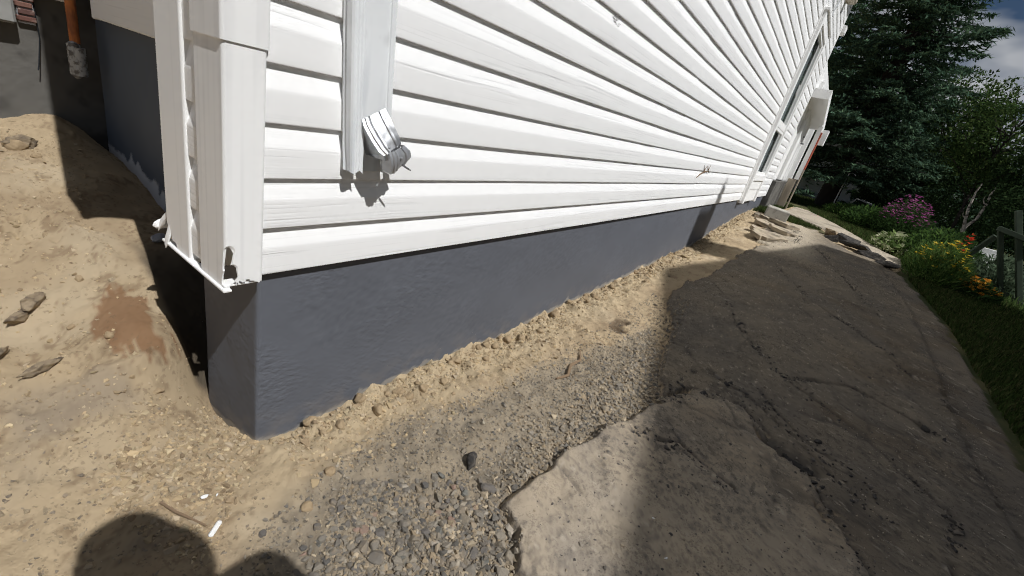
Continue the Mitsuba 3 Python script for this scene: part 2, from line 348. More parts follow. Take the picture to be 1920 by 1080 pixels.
WET1 = [(-.183,.549),(-.143,.585),(-.095,.571),(-.085,.486),(-.080,.379),(-.075,.320),(-.098,.285),(-.162,.282),(-.218,.355),(-.214,.426)]
WET2 = [(1.745,-.315),(1.90,-.30),(1.93,-.39),(1.80,-.385),(1.758,-.45),(1.683,-.418)]
GRAV = [(.0,-.24),(.14,-.205),(.32,-.175),(.474,-.215),(.705,-.265),(1.01,-.31),(1.6,-.45),(1.95,-.5),(1.6,-.68),(1.23,-.80),(.9,-.73),(.69,-.68),(.51,-.652),(.334,-.636),(.315,-.696),(.3,-.734),(.21,-.78),(.15,-.95),(-.15,-.75),(-.24,-.4),(-.14,-.27)]
near = (GX.ravel() > -3) & (GX.ravel() < 16) & (GY.ravel() > -5) & (GY.ravel() < 3)


def on_near(fn, fill):
    out = np.full(len(gp), float(fill)); out[near] = fn(gp[near]); return out


def faded(n, a, b): return .5 + (n - .5) * sst(b, a, GX.ravel())      # no finer than the sheet can carry
n9, n40, n3 = fN(9, 3, 1), faded(fN(42, 2, 2), 4, 8), fN(3.1, 3, 3)
wob = .06 * (n9 - .5) + .022 * (n40 - .5)
CRACK1 = [(1.23,-.80),(1.272,-.837),(1.41,-.89),(1.49,-.98),(1.485,-1.084),(1.35,-1.21),(1.275,-1.335),(1.12,-1.41),(.9,-1.55),(.1,-1.41)]
CRACKS.append(CRACK1)
dS, dM = (on_near(lambda p: sdist(p, q), -9) for q in (SLAB, MAIN))
d_as = np.maximum(np.maximum(dS, dM), .035 - on_near(lambda p: segdist(p, CRACK1), 9)) + wob * np.where(GX.ravel() > 4, 1.6, 1)
d_path = on_near(lambda p: sdist(p, PATH), -9) + .5 * wob
d_lawn = sdist(gp, LAWN) + 1.2 * wob
d_strip = on_near(lambda p: sdist(p, STRIP), -9) + 1.5 * wob
d_gr = on_near(lambda p: sdist(p, GRAV), -9) + 1.6 * wob
str1 = fN(1, 3, 9, (70, 16)) - .5
d_w1 = on_near(lambda p: sdist(p, WET1), -9) + .10 * str1 + .035 * (n40 - .5) + .02 * (fN(70, 2, 5) - .5)
d_w2 = on_near(lambda p: sdist(p, WET2), -9) + .07 * (n9 - .5)
dcr = np.full(len(gp), 9.0)
for c in CRACKS: dcr = np.minimum(dcr, on_near(lambda p: segdist(p + np.column_stack([.05 * (n9[near] - .5) + .03 * (n40[near] - .5), .05 * (n3[near] - .5) + .03 * (n40[near] - .5)]), c), 9))
pts = np.random.default_rng(3).uniform([-1, -3], [9, 0], (260, 2))
kd, _ = cKDTree(pts).query(gp + np.column_stack([.12 * (n9 - .5), .12 * (n3 - .5)]), 2)
wcr = kd[:, 1] - kd[:, 0]
A, L_, Pth, Stp = d_as > 0, d_lawn > 0, d_path > 0, d_strip > 0
x_, y_ = gp[:, 0], gp[:, 1]
wallband = sst(-.34, -.06, y_) * sst(-.1, .1, x_) * sst(9.5, 8.6, x_) * sst(.3, .05, y_)
left = sst(.1, -.1, x_) * sst(-.05, .15, y_)
n16, n70, n130 = fN(16, 2, 4), faded(fN(70, 2, 5), 2, 4.5), faded(fN(130, 2, 6), 1.4, 2.6)
ridg = np.maximum(fN(26, 3, 7) - .52, 0)
Z = base(x_, y_)
far = np.hypot(x_ - 2, y_ + 1)
Z = Z + (nf(g3 * .05, 3, 1) - .5) * 2 * sst(25, 90, far)
fine = sst(7, 2, far)
soil = (1 - sst(0, .02, d_as)) * (1 - sst(0, .03, np.maximum(d_path, d_lawn)))
pock = np.maximum(.36 - n40, 0) * left * sst(.45, .6, fN(7, 3, 30))
Z -= soil * .10 * pock
Z += soil * (.030 * (n9 - .5) + .020 * (n16 - .5) + .012 * left * (n40 - .5) + (.006 + .010 * wallband) * (n70 - .5) * fine + .004 * (n130 - .5) * fine + .05 * ridg * (.35 + wallband) * (1 - .5 * left))
Z += soil * (.035 * wallband * np.maximum(n16 - .45, 0) * 2)
# crusted shelves of the left bank
LEDGES = [[(-.345,.575),(-.29,.60),(-.265,.625)],[(-.41,.42),(-.375,.475)],[(-.375,.335),(-.33,.35),(-.295,.375)],[(-.2,.98),(-.16,.93),(-.13,.80),(-.10,.70)],[(-.25,.28),(-.19,.275),(-.14,.29)]]
for c in LEDGES:
    s = on_near(lambda p: segdist(p, c), 9) + .03 * (n40 - .5)
    Z += .016 * np.exp(-(s / .022) ** 2) * (.5 + n16)
Z += sst(-.005, .008, d_as) * (.016 + .022 * n9) * np.where(d_lawn > -.15, .3, 1)
asph = sst(0, .02, d_as)
cw = .004 + .016 * np.maximum(n16 - .35, 0)
crk = np.exp(-(dcr / cw) ** 2) * asph * (.25 + .75 * sst(.40, .54, fN(5, 3, 41)))
hair = np.exp(-(wcr / .012) ** 2) * sst(.5, .62, n3) * asph * .6
Z -= .018 * crk + .010 * hair
pits = np.maximum(fN(22, 4, 8) - .56, 0)
Z += asph * (.007 * (fN(4, 3, 10) - .5) + .003 * (n16 - .5) + .0038 * (n70 - .5) * fine + .0045 * (n130 - .5) * fine - .03 * pits)
hole = np.exp(-(segdist(gp, [(1.345,-1.21),(1.31,-1.30),(1.298,-1.36)]) / (.030 + .03 * (n40 - .4))) ** 2)
Z -= .035 * hole
gr = sst(-.02, .05, d_gr) * (1 - asph)
Z += gr * (-.008 + .012 * (n40 - .5))
Z -= .02 * sst(0, .03, d_w2)
Z += sst(0, .02, d_path) * .03 * sst(0, .05, -d_lawn) + np.where(L_, .02 * (n3 - .5), 0)

# colour of the soil and of the asphalt (what lies there, with some of the shade put in)
def blend(c, d, t): return c * (1 - t[:, None]) + V(d) * t[:, None]
col = np.tile(V([.37, .287, .184]), (len(gp), 1))
col = blend(col, [.295, .222, .142], sst(.40, .70, fN(6, 4, 11)) * .8)
col = blend(col, [.42, .345, .24], sst(.55, .75, fN(4.5, 3, 12)) * .6)
col = blend(col, [.20, .14, .085], sst(.53, .64, n70 * .5 + fN(19, 3, 13) * .5) * .7)
col = blend(col, [.41, .33, .215], wallband * .6)
col = col * (1 - .05 * left)[:, None]
greyish = sst(.47, .66, fN(5, 4, 14)) * sst(.45, .2, y_) * sst(-.02, -.2, x_)
col = blend(col, [.24, .195, .145], np.clip(greyish * .75, 0, 1))
col = blend(col, [.22, .185, .145], sst(.02, -.25, y_ + .25 + .2 * (n9 - .5)) * sst(.48, .62, n16) * sst(1.6, 1.0, x_) * .8)
gcol = blend(np.tile(V([.205, .172, .13]), (len(gp), 1)), [.115, .10, .08], sst(.42, .64, n70))
gcol = blend(gcol, [.29, .235, .165], sst(.50, .66, n9) * .7)
gcol = blend(gcol, [.285, .235, .17], np.clip(sst(-.62, -.40, y_) + sst(.30, .75, x_), 0, 1) * (.35 + .5 * sst(.4, .6, n16)))
gr_c = np.clip(sst(-.05, .06, d_gr), 0, 1)
col = col * (1 - gr_c[:, None]) + gcol * gr_c[:, None]
col = blend(col, [.19, .105, .055], sst(-.004, .012, d_w1) * .85)
col = blend(col, [.12, .085, .055], sst(0, .02, d_w2) * .9)
col = blend(col, [.065, .055, .042], sst(-.05, -.02, x_ + .02 * (n16 - .5)) * sst(.29, .32, y_) * sst(.9, .6, y_) * .9)  # shade of the gap behind the corner put into the soil colour
n0 = fN(2.2, 4, 15)
ac = blend(np.tile(V([.35, .29, .215]), (len(gp), 1)), [.255, .22, .18], sst(.36, .66, fN(3, 5, 16)) * .8)
ac = blend(ac, [.44, .355, .25], sst(.50, .74, n0) * .6)
ac = blend(ac, [.23, .165, .10], sst(.54, .74, fN(2.6, 5, 17)) * sst(.5, 1.6, x_) * .55)
ac = blend(ac, [.115, .102, .09], sst(.50, .62, n70 * .5 + n130 * .3 + fN(12, 3, 18) * .2) * .5)
ac = ac * (1 - .34 * sst(-.05, .05, dM - dS))[:, None] * (1 - .24 * sst(.5, 1.25, x_ + .3 * (n9 - .5)))[:, None]  # drive darkened by colour to deepen the shade cast on it
ac = blend(ac, [.055, .05, .046], np.clip(crk * 1.0 + hair + sst(.0, .05, pits) * .12 + hole, 0, 1) * .85)
ac = blend(ac, [.46, .40, .32], sst(.74, .86, fN(60, 2, 19)) * .5)
ac = blend(ac, [.09, .08, .07], sst(.016, .0, d_as) * .75)
ac = blend(ac, [.43, .37, .28], sst(5.0, 5.8, x_) * sst(-1.3, -.9, y_) * .7)
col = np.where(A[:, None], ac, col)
pc = blend(np.tile(V([.34, .295, .23]), (len(gp), 1)), [.23, .20, .16], sst(.45, .65, n3))
col = np.where((Pth & ~A)[:, None], pc, col)
lc = blend(np.tile(V([.04, .05, .020]), (len(gp), 1)), [.13, .11, .055], sst(.5, .7, n3) * .6)
lc = blend(lc, [.09, .08, .045], sst(.12, .0, d_lawn) * .7)
col = np.where((L_ | Stp)[:, None] & ~A[:, None] & ~Pth[:, None], lc, col)
kind_ = np.where(A, 1, np.where(Pth, 2, np.where(L_ | Stp, 3, 0)))
nx_, ny_ = GX.shape
I, J = np.meshgrid(np.arange(nx_ - 1), np.arange(ny_ - 1), indexing='ij')
a_, b_, c_, e_ = (I * ny_ + J).ravel(), ((I + 1) * ny_ + J).ravel(), ((I + 1) * ny_ + J + 1).ravel(), (I * ny_ + J + 1).ravel()
cells = np.stack([a_, b_, c_, a_, c_, e_], 1).reshape(-1, 2, 3)
gv = np.column_stack([gp, Z])
fn_ = np.cross(gv[cells[:, 0, 1]] - gv[cells[:, 0, 0]], gv[cells[:, 0, 2]] - gv[cells[:, 0, 0]])
gn = np.zeros_like(gv)
for k in range(2):
    f_ = cells[:, k]; w_ = np.cross(gv[f_[:, 1]] - gv[f_[:, 0]], gv[f_[:, 2]] - gv[f_[:, 0]])
    for q in range(3): np.add.at(gn, f_[:, q], w_)
gn /= np.linalg.norm(gn, axis=1, keepdims=True)
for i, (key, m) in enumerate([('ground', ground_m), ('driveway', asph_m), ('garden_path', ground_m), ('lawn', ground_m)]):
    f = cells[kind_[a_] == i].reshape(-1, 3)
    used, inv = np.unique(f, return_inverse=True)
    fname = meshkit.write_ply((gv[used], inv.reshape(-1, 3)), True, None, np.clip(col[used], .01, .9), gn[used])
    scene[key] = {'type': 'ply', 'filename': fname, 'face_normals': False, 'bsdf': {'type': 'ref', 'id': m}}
tag('ground', 'bare sandy soil dug out along the house with crumbled gravel', kind='structure')
tag('driveway', 'old cracked asphalt strip with dusty broken edges', kind='structure')
tag('garden_path', 'narrow pale concrete path beside the broken asphalt', kind='structure')
tag('lawn', 'patchy green lawn beyond the driveway', kind='structure')
from scipy.interpolate import RegularGridInterpolator
_hz = RegularGridInterpolator((gx, gy), Z.reshape(GX.shape))
def H(x, y): return _hz(np.column_stack([np.atleast_1d(x), np.atleast_1d(y)]))
def H1(x, y): return float(H(x, y)[0])


# stones of the gravel, the largest ones each a part of the ground
import shapely
def scatter(poly, n, seed):
    r = np.random.default_rng(seed); b = Polygon(poly).bounds; out = []
    while len(out) < n:
        p = r.uniform(b[:2], b[2:], (n * 2, 2)); out += list(p[shapely.contains_xy(Polygon(poly), p[:, 0], p[:, 1])])
    return V(out[:n])


SHAPES = [shard(k, 12 + k % 7) for k in range(10)] + [stone(k, ICO2, .60, .16, 12) for k in range(5)]
PLYS = [mikit.ply(s, 'stone_0', smooth=22) for s in SHAPES]
r = np.random.default_rng(21)
BIG = [(-.02,-.68),(.30,-.55),(.18,-.84),(.30,-.80),(.31,-.86),(.25,-.82)]
cand = np.vstack([scatter([(-.13,-.40),(.1,-.3),(.3,-.45),(.33,-.62),(.29,-.72),(.2,-.77),(.16,-.9),(.0,-.9),(-.14,-.62)], 2600, 5), scatter(GRAV, 240, 6)])
kept = []
for p in cand:
    s = np.exp(r.normal(-4.55, .36)); s = min(s, .027)
    if p[1] > -.44 or p[0] > .40: s = min(s, .0095)
    if all(np.hypot(*(p - q[:2])) > .66 * (s + q[2]) for q in kept): kept.append((p[0], p[1], s))
kept = sorted(kept, key=lambda q: -q[2])[:299]
for i, (x, y, s) in enumerate(kept):
    k = int(r.integers(len(SHAPES))); c = int(r.choice(8, p=[.22, .24, .14, .08, .12, .05, .05, .10]))
    M = T().translate([x, y, H1(x, y) + s * .16]).rotate([0, 0, 1], float(r.uniform(0, 360))).rotate([1, 0, 0], float(r.normal(0, 16))).scale(float(s * r.uniform(1.05, 1.35)))
    scene['ground__stone' + (f'_{i:03d}' if i else '')] = {**PLYS[k], 'bsdf': {'type': 'ref', 'id': stone_m[c]}, 'to_world': M}


def crumbs(pos, size, shapes, cols, seed, sink=.1):
    """One mesh of many crumbs, with a colour at each vertex."""
    r = np.random.default_rng(seed); vs, fs, cs, at = [], [], [], 0
    zz = H(pos[:, 0], pos[:, 1])
    for (x, y), z, s in zip(pos, zz, size):
        m = shapes[r.integers(len(shapes))]; R = rot(r.normal(0, .3), r.normal(0, .3), r.uniform(0, 6.28))[:3, :3]
        v = (m.vertices * s * r.uniform(.75, 1.2, 3)) @ R.T + [x, y, z + s * sink]
        vs.append(v); fs.append(m.faces + at); at += len(v)
        cs.append(np.tile(cols[r.integers(len(cols))] * r.uniform(.75, 1.25), (len(v), 1)))
    return (np.vstack(vs), np.vstack(fs)), np.clip(np.vstack(cs), .01, .9)


crumb_m = vmat('crumb', .92, .2)
ICO0 = trimesh.creation.icosphere(subdivisions=0)
TINY = [shard(300 + k, 9) for k in range(12)]
gcols = [V(c) for c in stone_cols[:3] + [(.20, .17, .13), (.26, .21, .15), (.33, .27, .19), (.12, .11, .095), (.25, .195, .13)]]
pos = np.vstack([scatter(GRAV, 10500, 8), scatter([(-.14,-.5),(.1,-.28),(.33,-.62),(.2,-.77),(.16,-.95),(-.1,-.9)], 5200, 9), scatter([(1.0,-.3),(2.6,-.3),(2.6,-.55),(1.3,-.75)], 2200, 12)])
mesh, cc = crumbs(pos, np.exp(r.normal(-5.02, .40, len(pos))) * (1 - .42 * sst(-.66, -.42, pos[:, 1])), TINY, gcols, 31, .3)
p2 = scatter([(-.75,-.4),(-.2,-.5),(-.05,-.2),(-.1,.15),(-.4,.3),(-.8,.25)], 2600, 13)
m2, c2 = crumbs(p2, np.exp(r.normal(-5.65, .42, len(p2))), TINY, [V(c) for c in ((.30,.235,.155),(.27,.215,.145),(.23,.185,.135),(.33,.265,.18),(.20,.165,.125))], 35, .0)
mesh = (np.vstack([mesh[0], m2[0]]), np.vstack([mesh[1], m2[1] + len(mesh[0])])); cc = np.vstack([cc, c2])
add('ground__gravel', mesh, crumb_m, color=cc, kind='stuff')
pos = scatter([(-.1,-2.2),(6.5,-2.0),(6.5,-.7),(2.6,-.45),(1.3,-.85),(.35,-.7),(.15,-1.2)], 16000, 14)
mesh, cc = crumbs(pos, np.exp(r.normal(-5.75, .42, len(pos))), TINY, [V(c) for c in ((.12,.105,.09),(.19,.165,.135),(.27,.22,.16),(.09,.082,.073),(.30,.26,.2))], 32, .0)
add('driveway__loose_grit', mesh, crumb_m, color=cc, kind='stuff')
# dark crumbs broken out along the cracks
cp_ = []
for c in CRACKS:
    ls = LineString(c); k = int(ls.length * 190); q = V([ls.interpolate(t).coords[0] for t in r.random(k) * ls.length]); cp_.append(q + r.normal(0, .022, q.shape))
cp_ = np.vstack(cp_); cp_ = cp_[nf(np.column_stack([cp_ * 5, 0 * cp_[:, 0]]) + 4.4, 3, 41) > .46]; mesh, cc = crumbs(cp_, np.exp(r.normal(-5.1, .45, len(cp_))), TINY, [V(c) for c in ((.06,.055,.05),(.10,.09,.08),(.15,.13,.11),(.045,.042,.04))], 36, .1)
add('driveway__crack_crumbs', mesh, crumb_m, color=cc, kind='stuff')
# clods along the wall and on the bank
ccols = [V(c) for c in ((.38,.29,.175),(.33,.25,.155),(.41,.33,.21),(.27,.20,.125),(.36,.29,.20))]
xs = r.beta(1, 1.6, 5200) * 8.4 + .03
pos = np.column_stack([xs, -np.abs(r.normal(0, .085, len(xs))) - .012])
pos = np.vstack([pos, scatter([(-.7,.2),(-.2,.05),(-.02,.25),(-.1,.9),(.05,1.5),(-.3,1.6),(-.7,.9)], 1900, 15), scatter([(-.25,-.3),(.0,-.05),(.0,.25),(-.2,.2),(-.35,0)], 1500, 16), scatter([(.0,-.25),(1.6,-.4),(1.6,-.02),(.02,-.02)], 1500, 17)])
pos = pos[sdist(pos + .02 * r.normal(size=pos.shape), WET1) < 0]
mesh, cc = crumbs(pos, np.exp(r.normal(-5.15, .45, len(pos))) * np.where((pos[:, 0] < 0) & (pos[:, 1] > .1), .7, 1) * np.where(pos[:, 0] > 3, 1.6, 1), TINY, ccols, 33)
add('ground__crumbled_soil', mesh, crumb_m, color=cc, kind='stuff')
CLOD = [mikit.ply(stone(50 + k, ICO2, .75, .7, 3), clod_m, smooth=True) for k in range(8)]
cl = [(r.beta(1, 1.5) * 5.5 + .1, -abs(r.normal(0, .06)) - .015, np.exp(r.normal(-4.15, .3))) for _ in range(95)] + [(-.165, 1.40, .035), (-.13, 1.33, .016), (-.20,.38,.014), (-.25,.50,.012), (-.19,.66,.012), (-.15,.22,.014), (.34,-.11,.026), (-.02,-.30,.015), (.08,-.24,.014)]
for i, (x, y, s) in enumerate(cl):
    M = T().translate([x, y, H1(x, y) + s * .2]).rotate([0, 0, 1], float(r.uniform(0, 360))).rotate([1, 0, 0], float(r.normal(0, 20))).scale(float(s))
    scene['ground__clod' + (f'_{i:03d}' if i else '')] = {**CLOD[i % 8], 'to_world': M}

# lumps of broken asphalt and crust: things that lie on the ground
def lump(px, sx, sy, sz, seed, m, label, tilt=(0, 0, 0), group=None, ico=ICO3, sink=.25, name='asphalt_chunk'):
    s = stone(seed, ico, 1, .55, 9)
    if sx > .1:                                            # thick broken plates: flat faces, sharp arrises
        s = shard(seed, 15, .85).subdivide().subdivide().subdivide()
    v = s.vertices * (1 + (.5 if name == 'crust_lump' else .22) * (nf(s.vertices * 3.1 + seed, 3, seed)[:, None] - .5)) * [sx, sy, sz]
    v = v @ rot(*tilt)[:3, :3].T + [px[0], px[1], H1(*px) + sz * (1 - 2 * sink)]
    return add(name, trimesh.Trimesh(v, s.faces, process=False), m, smooth=25 if sx > .1 else 40, label=label, category='asphalt chunk' if name == 'asphalt_chunk' else name.replace('_', ' '), group=group)


lump((7.42,-1.60), .27, .30, .11, 101, asph_chunk, 'biggest dark chunk of broken asphalt, in the middle of the pile beside the path', (.15, .1, .6))
lump((7.95,-1.52), .26, .24, .10, 102, asph_chunk, 'dark asphalt chunk at the far end of the pile, against the path', (.1, -.2, .2))
lump((7.75,-1.30), .24, .18, .08, 103, asph_chunk, 'brownish asphalt chunk at the left of the pile, on the driveway side', (0, .2, 1.2))
lump((7.06,-1.80), .24, .20, .085, 104, asph_chunk, 'dark asphalt chunk at the near right end of the pile, by the lawn', (.2, 0, 2.0))
lump((8.35,-1.28), .26, .14, .09, 105, crust_m, 'rusty brown flat piece of asphalt behind the pile of dark chunks', (.2, .1, .3))
lump((6.75,-1.93), .16, .14, .06, 106, asph_chunk, 'small asphalt chunk at the tail of the pile, nearest the camera', (.1, .2, .9))
lump((-.300,.595), .040, .017, .026, 107, crust_m, 'upper dark edged crust lump on the sandy bank at left', (.35, .1, .75), name='crust_lump')
lump((-.340,.565), .036, .013, .022, 108, crust_m, 'crust lump on the sandy bank just below the upper one', (.3, .15, .8), name='crust_lump')
lump((-.400,.440), .040, .014, .024, 109, crust_m, 'dark crust lump cut by the left edge of the picture', (.35, .1, .9), name='crust_lump')
lump((-.335,.348), .052, .012, .020, 110, crust_m, 'long low crust lump lowest on the sandy bank at left', (.3, .1, .5), name='crust_lump')
lump((-.15,1.40), .05, .035, .03, 111, crust_m, 'brown lump high on the sandy bank near the concrete wall', (.1, .1, .2), name='crust_lump')
lump((.405,-.47), .040, .026, .022, 112, asph_chunk, 'small black asphalt lump among the gravel near the bright slab edge', (.2, .1, .4))
lump((1.30,-1.31), .060, .030, .016, 113, asph_chunk, 'long black asphalt lump lying in a hole of the shaded driveway', (.1, .05, 1.4), sink=.3)
SL = [(6.05,-.60,.30,.20,-.3,.05,'tilted asphalt plate nearest the camera at the end of the dug strip'), (6.45,-.50,.30,.18,.3,.10,'tilted asphalt plate second from the near end of the broken edge'), (6.75,-.72,.26,.20,.9,.04,'flat asphalt plate on the sunlit driveway just inside the broken edge'),
      (7.10,-.48,.32,.22,.2,.12,'tilted asphalt plate in the middle of the broken edge'), (7.45,-.66,.24,.18,1.4,.06,'broad flat asphalt plate behind the middle of the broken edge'), (7.72,-.50,.28,.22,.5,.16,'steeply tilted asphalt plate just in front of the concrete step'), (7.95,-.30,.22,.18,.1,.10,'asphalt plate close to the wall beside the concrete step')]
for (x, y, a, b, rz, t, lab) in SL:
    rr = np.random.default_rng(int(x * 100)); an = np.sort(rr.uniform(0, 6.28, 11)); pg = Polygon([(a * math.cos(q) * rr.uniform(.6, 1.05), b * math.sin(q) * rr.uniform(.6, 1.05)) for q in an]).buffer(.008)
    m = trimesh.creation.extrude_polygon(pg, .05); m = m.subdivide_to_size(.03); m.vertices += .022 * (nf(m.vertices * 16 + x, 3, 5)[:, None] - .5) * [1, 1, .8]
    m.apply_transform(rot(t, -.06, rz)); m.apply_translation((x, y, H1(x, y) + .0))
    add('asphalt_plate', m, plate_m, smooth=30, label=lab, category='asphalt plate')
st = cbx(-.42, .42, -.17, .17, 0, .17, .012).subdivide_to_size(.06); st.vertices += .006 * (nf(st.vertices * 9, 3, 2)[:, None] - .5)
st.apply_transform(rot(.06, .03, .1)); st.apply_translation((8.45, -.42, H1(8.45, -.42) + .0))
add('concrete_step', st, concrete, label='loose concrete step block lying askew by the far end of the house wall', category='step')

# scraps in the foreground
def on_ground(p, dz): return [p[0], p[1], H1(*p) + dz]
tw = V([on_ground((-.252,-.09), .008), on_ground((-.237,-.13), .012), on_ground((-.222,-.165), .009), on_ground((-.206,-.205), .008)])
add('twig', tube(tw, [.0028, .0034, .003, .002], 6), twig_m, smooth=50, label='thin dry twig on the gravel above the head shadow', category='twig')
rt = V([on_ground(q, .010) for q in ((1.013,-.418),(1.09,-.432),(1.17,-.40),(1.26,-.405),(1.33,-.365))])
add('dry_root', tube(rt, [.004, .007, .008, .006, .002], 6), twig_m, smooth=50, label='crooked dry root half buried in the gravel in front of the wall', category='root')
sc = cbx(-.019, .019, -.0055, .0055, 0, .008, .003); sc.apply_transform(rot(.1, -.1, .62)); sc.apply_translation(on_ground((-.195,-.222), .004))
add('white_scrap', sc, white_scrap, label='small white stick of plastic on the gravel by the twig', category='scrap')
for k, (x, y, s, lab) in enumerate([(-.178,-.128,.011,'larger white paint flake on the dark gravel'), (-.155,-.135,.006,'smaller white paint flake on the dark gravel'), (.60,-.98,.005,'tiny white chip on the sunlit asphalt, upper one'), (.51,-1.05,.006,'tiny white chip on the sunlit asphalt, lower one')]):
    m = stone(140 + k, ICO1, .25, .4, 5); m.vertices *= [s, s * .5, s]; m.apply_transform(rot(.1, .2, k * .8)); m.apply_translation(on_ground((x, y), .006))
    add('paint_flake', m, white_scrap, label=lab, category='paint flake')
# ------------------------------------------------------------------ the house
thing('house', 'white vinyl sided house with a freshly parged dark grey foundation', 'house')
ZS, LAP = .540, .1168            # bottom of the siding, height of one course
ENDX, NC = 9.72, 32
# foundation: one rough skin round the corner
def path_skin(path, step, z0, z1, dz, round_=.012):
    P = LineString(path); L = P.length; s = [0]
    while s[-1] < L: s.append(s[-1] + step(P.interpolate(s[-1])))
    s = V(s[:-1] + [L]); q = V([P.interpolate(t).coords[0] for t in s])
    sm = q.copy()                                     # round the corners a little
    for i in range(1, len(q) - 1): sm[i] = (q[i - 1] + 2 * q[i] + q[i + 1]) / 4
    t = np.gradient(sm, axis=0); t /= np.linalg.norm(t, axis=1, keepdims=True); n = np.column_stack([t[:, 1], -t[:, 0]])
    zz = np.arange(z0, z1 + dz / 2, dz)
    v = np.zeros((len(s), len(zz), 3)); v[..., :2] = sm[:, None]; v[..., 2] = zz[None]
    p = v.copy()
    d = .005 * (nf(p * 2.5, 2, 3) - .5) + .0012 * np.maximum(nf(p * [26, 26, 40], 3, 4) - .5, 0) + .0009 * (nf(p * 90, 2, 5) - .5)
    v[..., :2] += d[..., None] * n[:, None]
    i, j = np.meshgrid(np.arange(len(s) - 1), np.arange(len(zz) - 1), indexing='ij'); k = len(zz)
    a, b, c, e = i * k + j, (i + 1) * k + j, (i + 1) * k + j + 1, i * k + j + 1
    return trimesh.Trimesh(v.reshape(-1, 3), np.concatenate([np.stack([a, b, c], -1).reshape(-1, 3), np.stack([a, c, e], -1).reshape(-1, 3)]), process=False), p.reshape(-1, 3)


fm, fp = path_skin([(.17, .30), (0, .30), (0, 0), (9.70, 0), (9.70, 1.0)], lambda q: .0075 + .006 * max(0, q.x - .9), -.18, .585, .0075)
gl = H(fp[:, 0], np.minimum(fp[:, 1], .3) - .03)
fc = np.tile(V([.100, .107, .125]), (len(fp), 1)) * (1 + .16 * (nf(fp * 7, 3, 8)[:, None] - .5) + .30 * (nf(fp * [60, 60, 75], 2, 9)[:, None] - .5) * sst(.35, .6, nf(fp * 5, 2, 19))[:, None])
bare = sst(.004, -.006, fp[:, 2] - gl - .022 * np.maximum(nf(fp * [2.6, 2.6, 2], 3, 12) - .42, 0) / .3 + .012 * (nf(fp * 40, 2, 3) - .5))
fc = fc * (1 - bare[:, None]) + V([.24, .225, .205]) * bare[:, None]
dust = sst(.13, .0, fp[:, 2] - gl) * sst(.42, .66, nf(fp * 22, 3, 14)) * .14
fc = fc * (1 - dust[:, None]) + V([.30, .24, .17]) * dust[:, None]
add('house__foundation', fm, parge, smooth=True, color=np.clip(fc, .01, .9))
tag('house__foundation', 'dark grey parged foundation wall')
# recessed side wall in the shade, its plate of white siding above, rubble mortar at its foot
sw, sp = path_skin([(.19, 1.75), (.17, 1.70), (.17, .28)], lambda q: .01, .1, 1.02, .01)
swc = np.tile(V([.095, .112, .14]), (len(sp), 1)) * (1 + .3 * (nf(sp * 5, 3, 8)[:, None] - .5))  # blue of the sky light in the shade put into this paint
sg = sp[:, 2] - H(np.full(len(sp), .13), sp[:, 1]); raw = sst(.006, -.006, sg - .12 * np.maximum(nf(sp * [4, 6, 4], 3, 2) - .36, 0) / .3 * sst(.7, .95, sp[:, 1]) * sst(1.6, 1.45, sp[:, 1]) - .02 * (nf(sp * 45, 2, 3) - .5))
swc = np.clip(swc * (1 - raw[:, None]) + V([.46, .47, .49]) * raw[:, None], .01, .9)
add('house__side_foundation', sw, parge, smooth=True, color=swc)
add('house__side_cladding', cbx(.118, .19, .25, 1.50, .965, 4.3, .004), vinyl)
add('house__side_cladding_rim', cbx(.118, .20, 1.50, 1.525, .962, 4.3, .004), trim)
add('house__return_wall', bx(-.02, .17, .262, .272, .54, 4.3), vinyl)


def seg_x(x0, x1):
    s = [x0]
    while s[-1] < x1 - .02: s.append(min(x1, s[-1] + .03 + .02 * max(0, s[-1])))
    return V(s)


def lap_profile(h=LAP):
    out = [(-.0015, .003), (-.012, .0012), (-.0205, 0), (-.0228, .0008), (-.0238, .0030)]
    out += [(-.0240, .02), (-.0241, .045), (-.0241, .060), (-.0239, .066), (-.0232, .0705)]
    out += [(-.0208, .078), (-.0180, .088), (-.0150, .098), (-.0121, .108), (-.0097, h - .001), (-.0085, h + .012), (-.002, h + .012)]
    return out


def course(key, x0, x1, z, proud, seed):
    xs = seg_x(x0, x1); q = np.column_stack([xs, np.full(len(xs), z), np.zeros(len(xs))])
    dy = -proud + .0050 * (nf(q * [1.1, 7, 0] + seed, 3, seed) - .5); dz = z + .003 * (nf(q * [.8, 5, 0] + 40 + seed, 2, seed) - .5)
    return add(key, extrude_x(lap_profile(), xs, dy, dz), vinyl, smooth=28)


WX0, WX1, WZ0, WZ1 = 6.72, 8.02, .50, 2.97
rs = np.random.default_rng(77)
for k in range(NC):
    z = ZS + LAP * k + .002
    if k % 2 == 0: jt = rs.uniform(1.3, 5.8)
    if k == 0: course('house__siding_board', -.008, WX0 + .02, z, 0, 1)
    else:
        course('house__siding_board', -.008, jt, z, .003, k); course('house__siding_board', jt - .025, WX0 + .02 if z < WZ1 else ENDX - .03, z, 0, k)
    if z < WZ1: course('house__siding_board', WX1 - .02, ENDX - .03, z, 0, 60 + k)
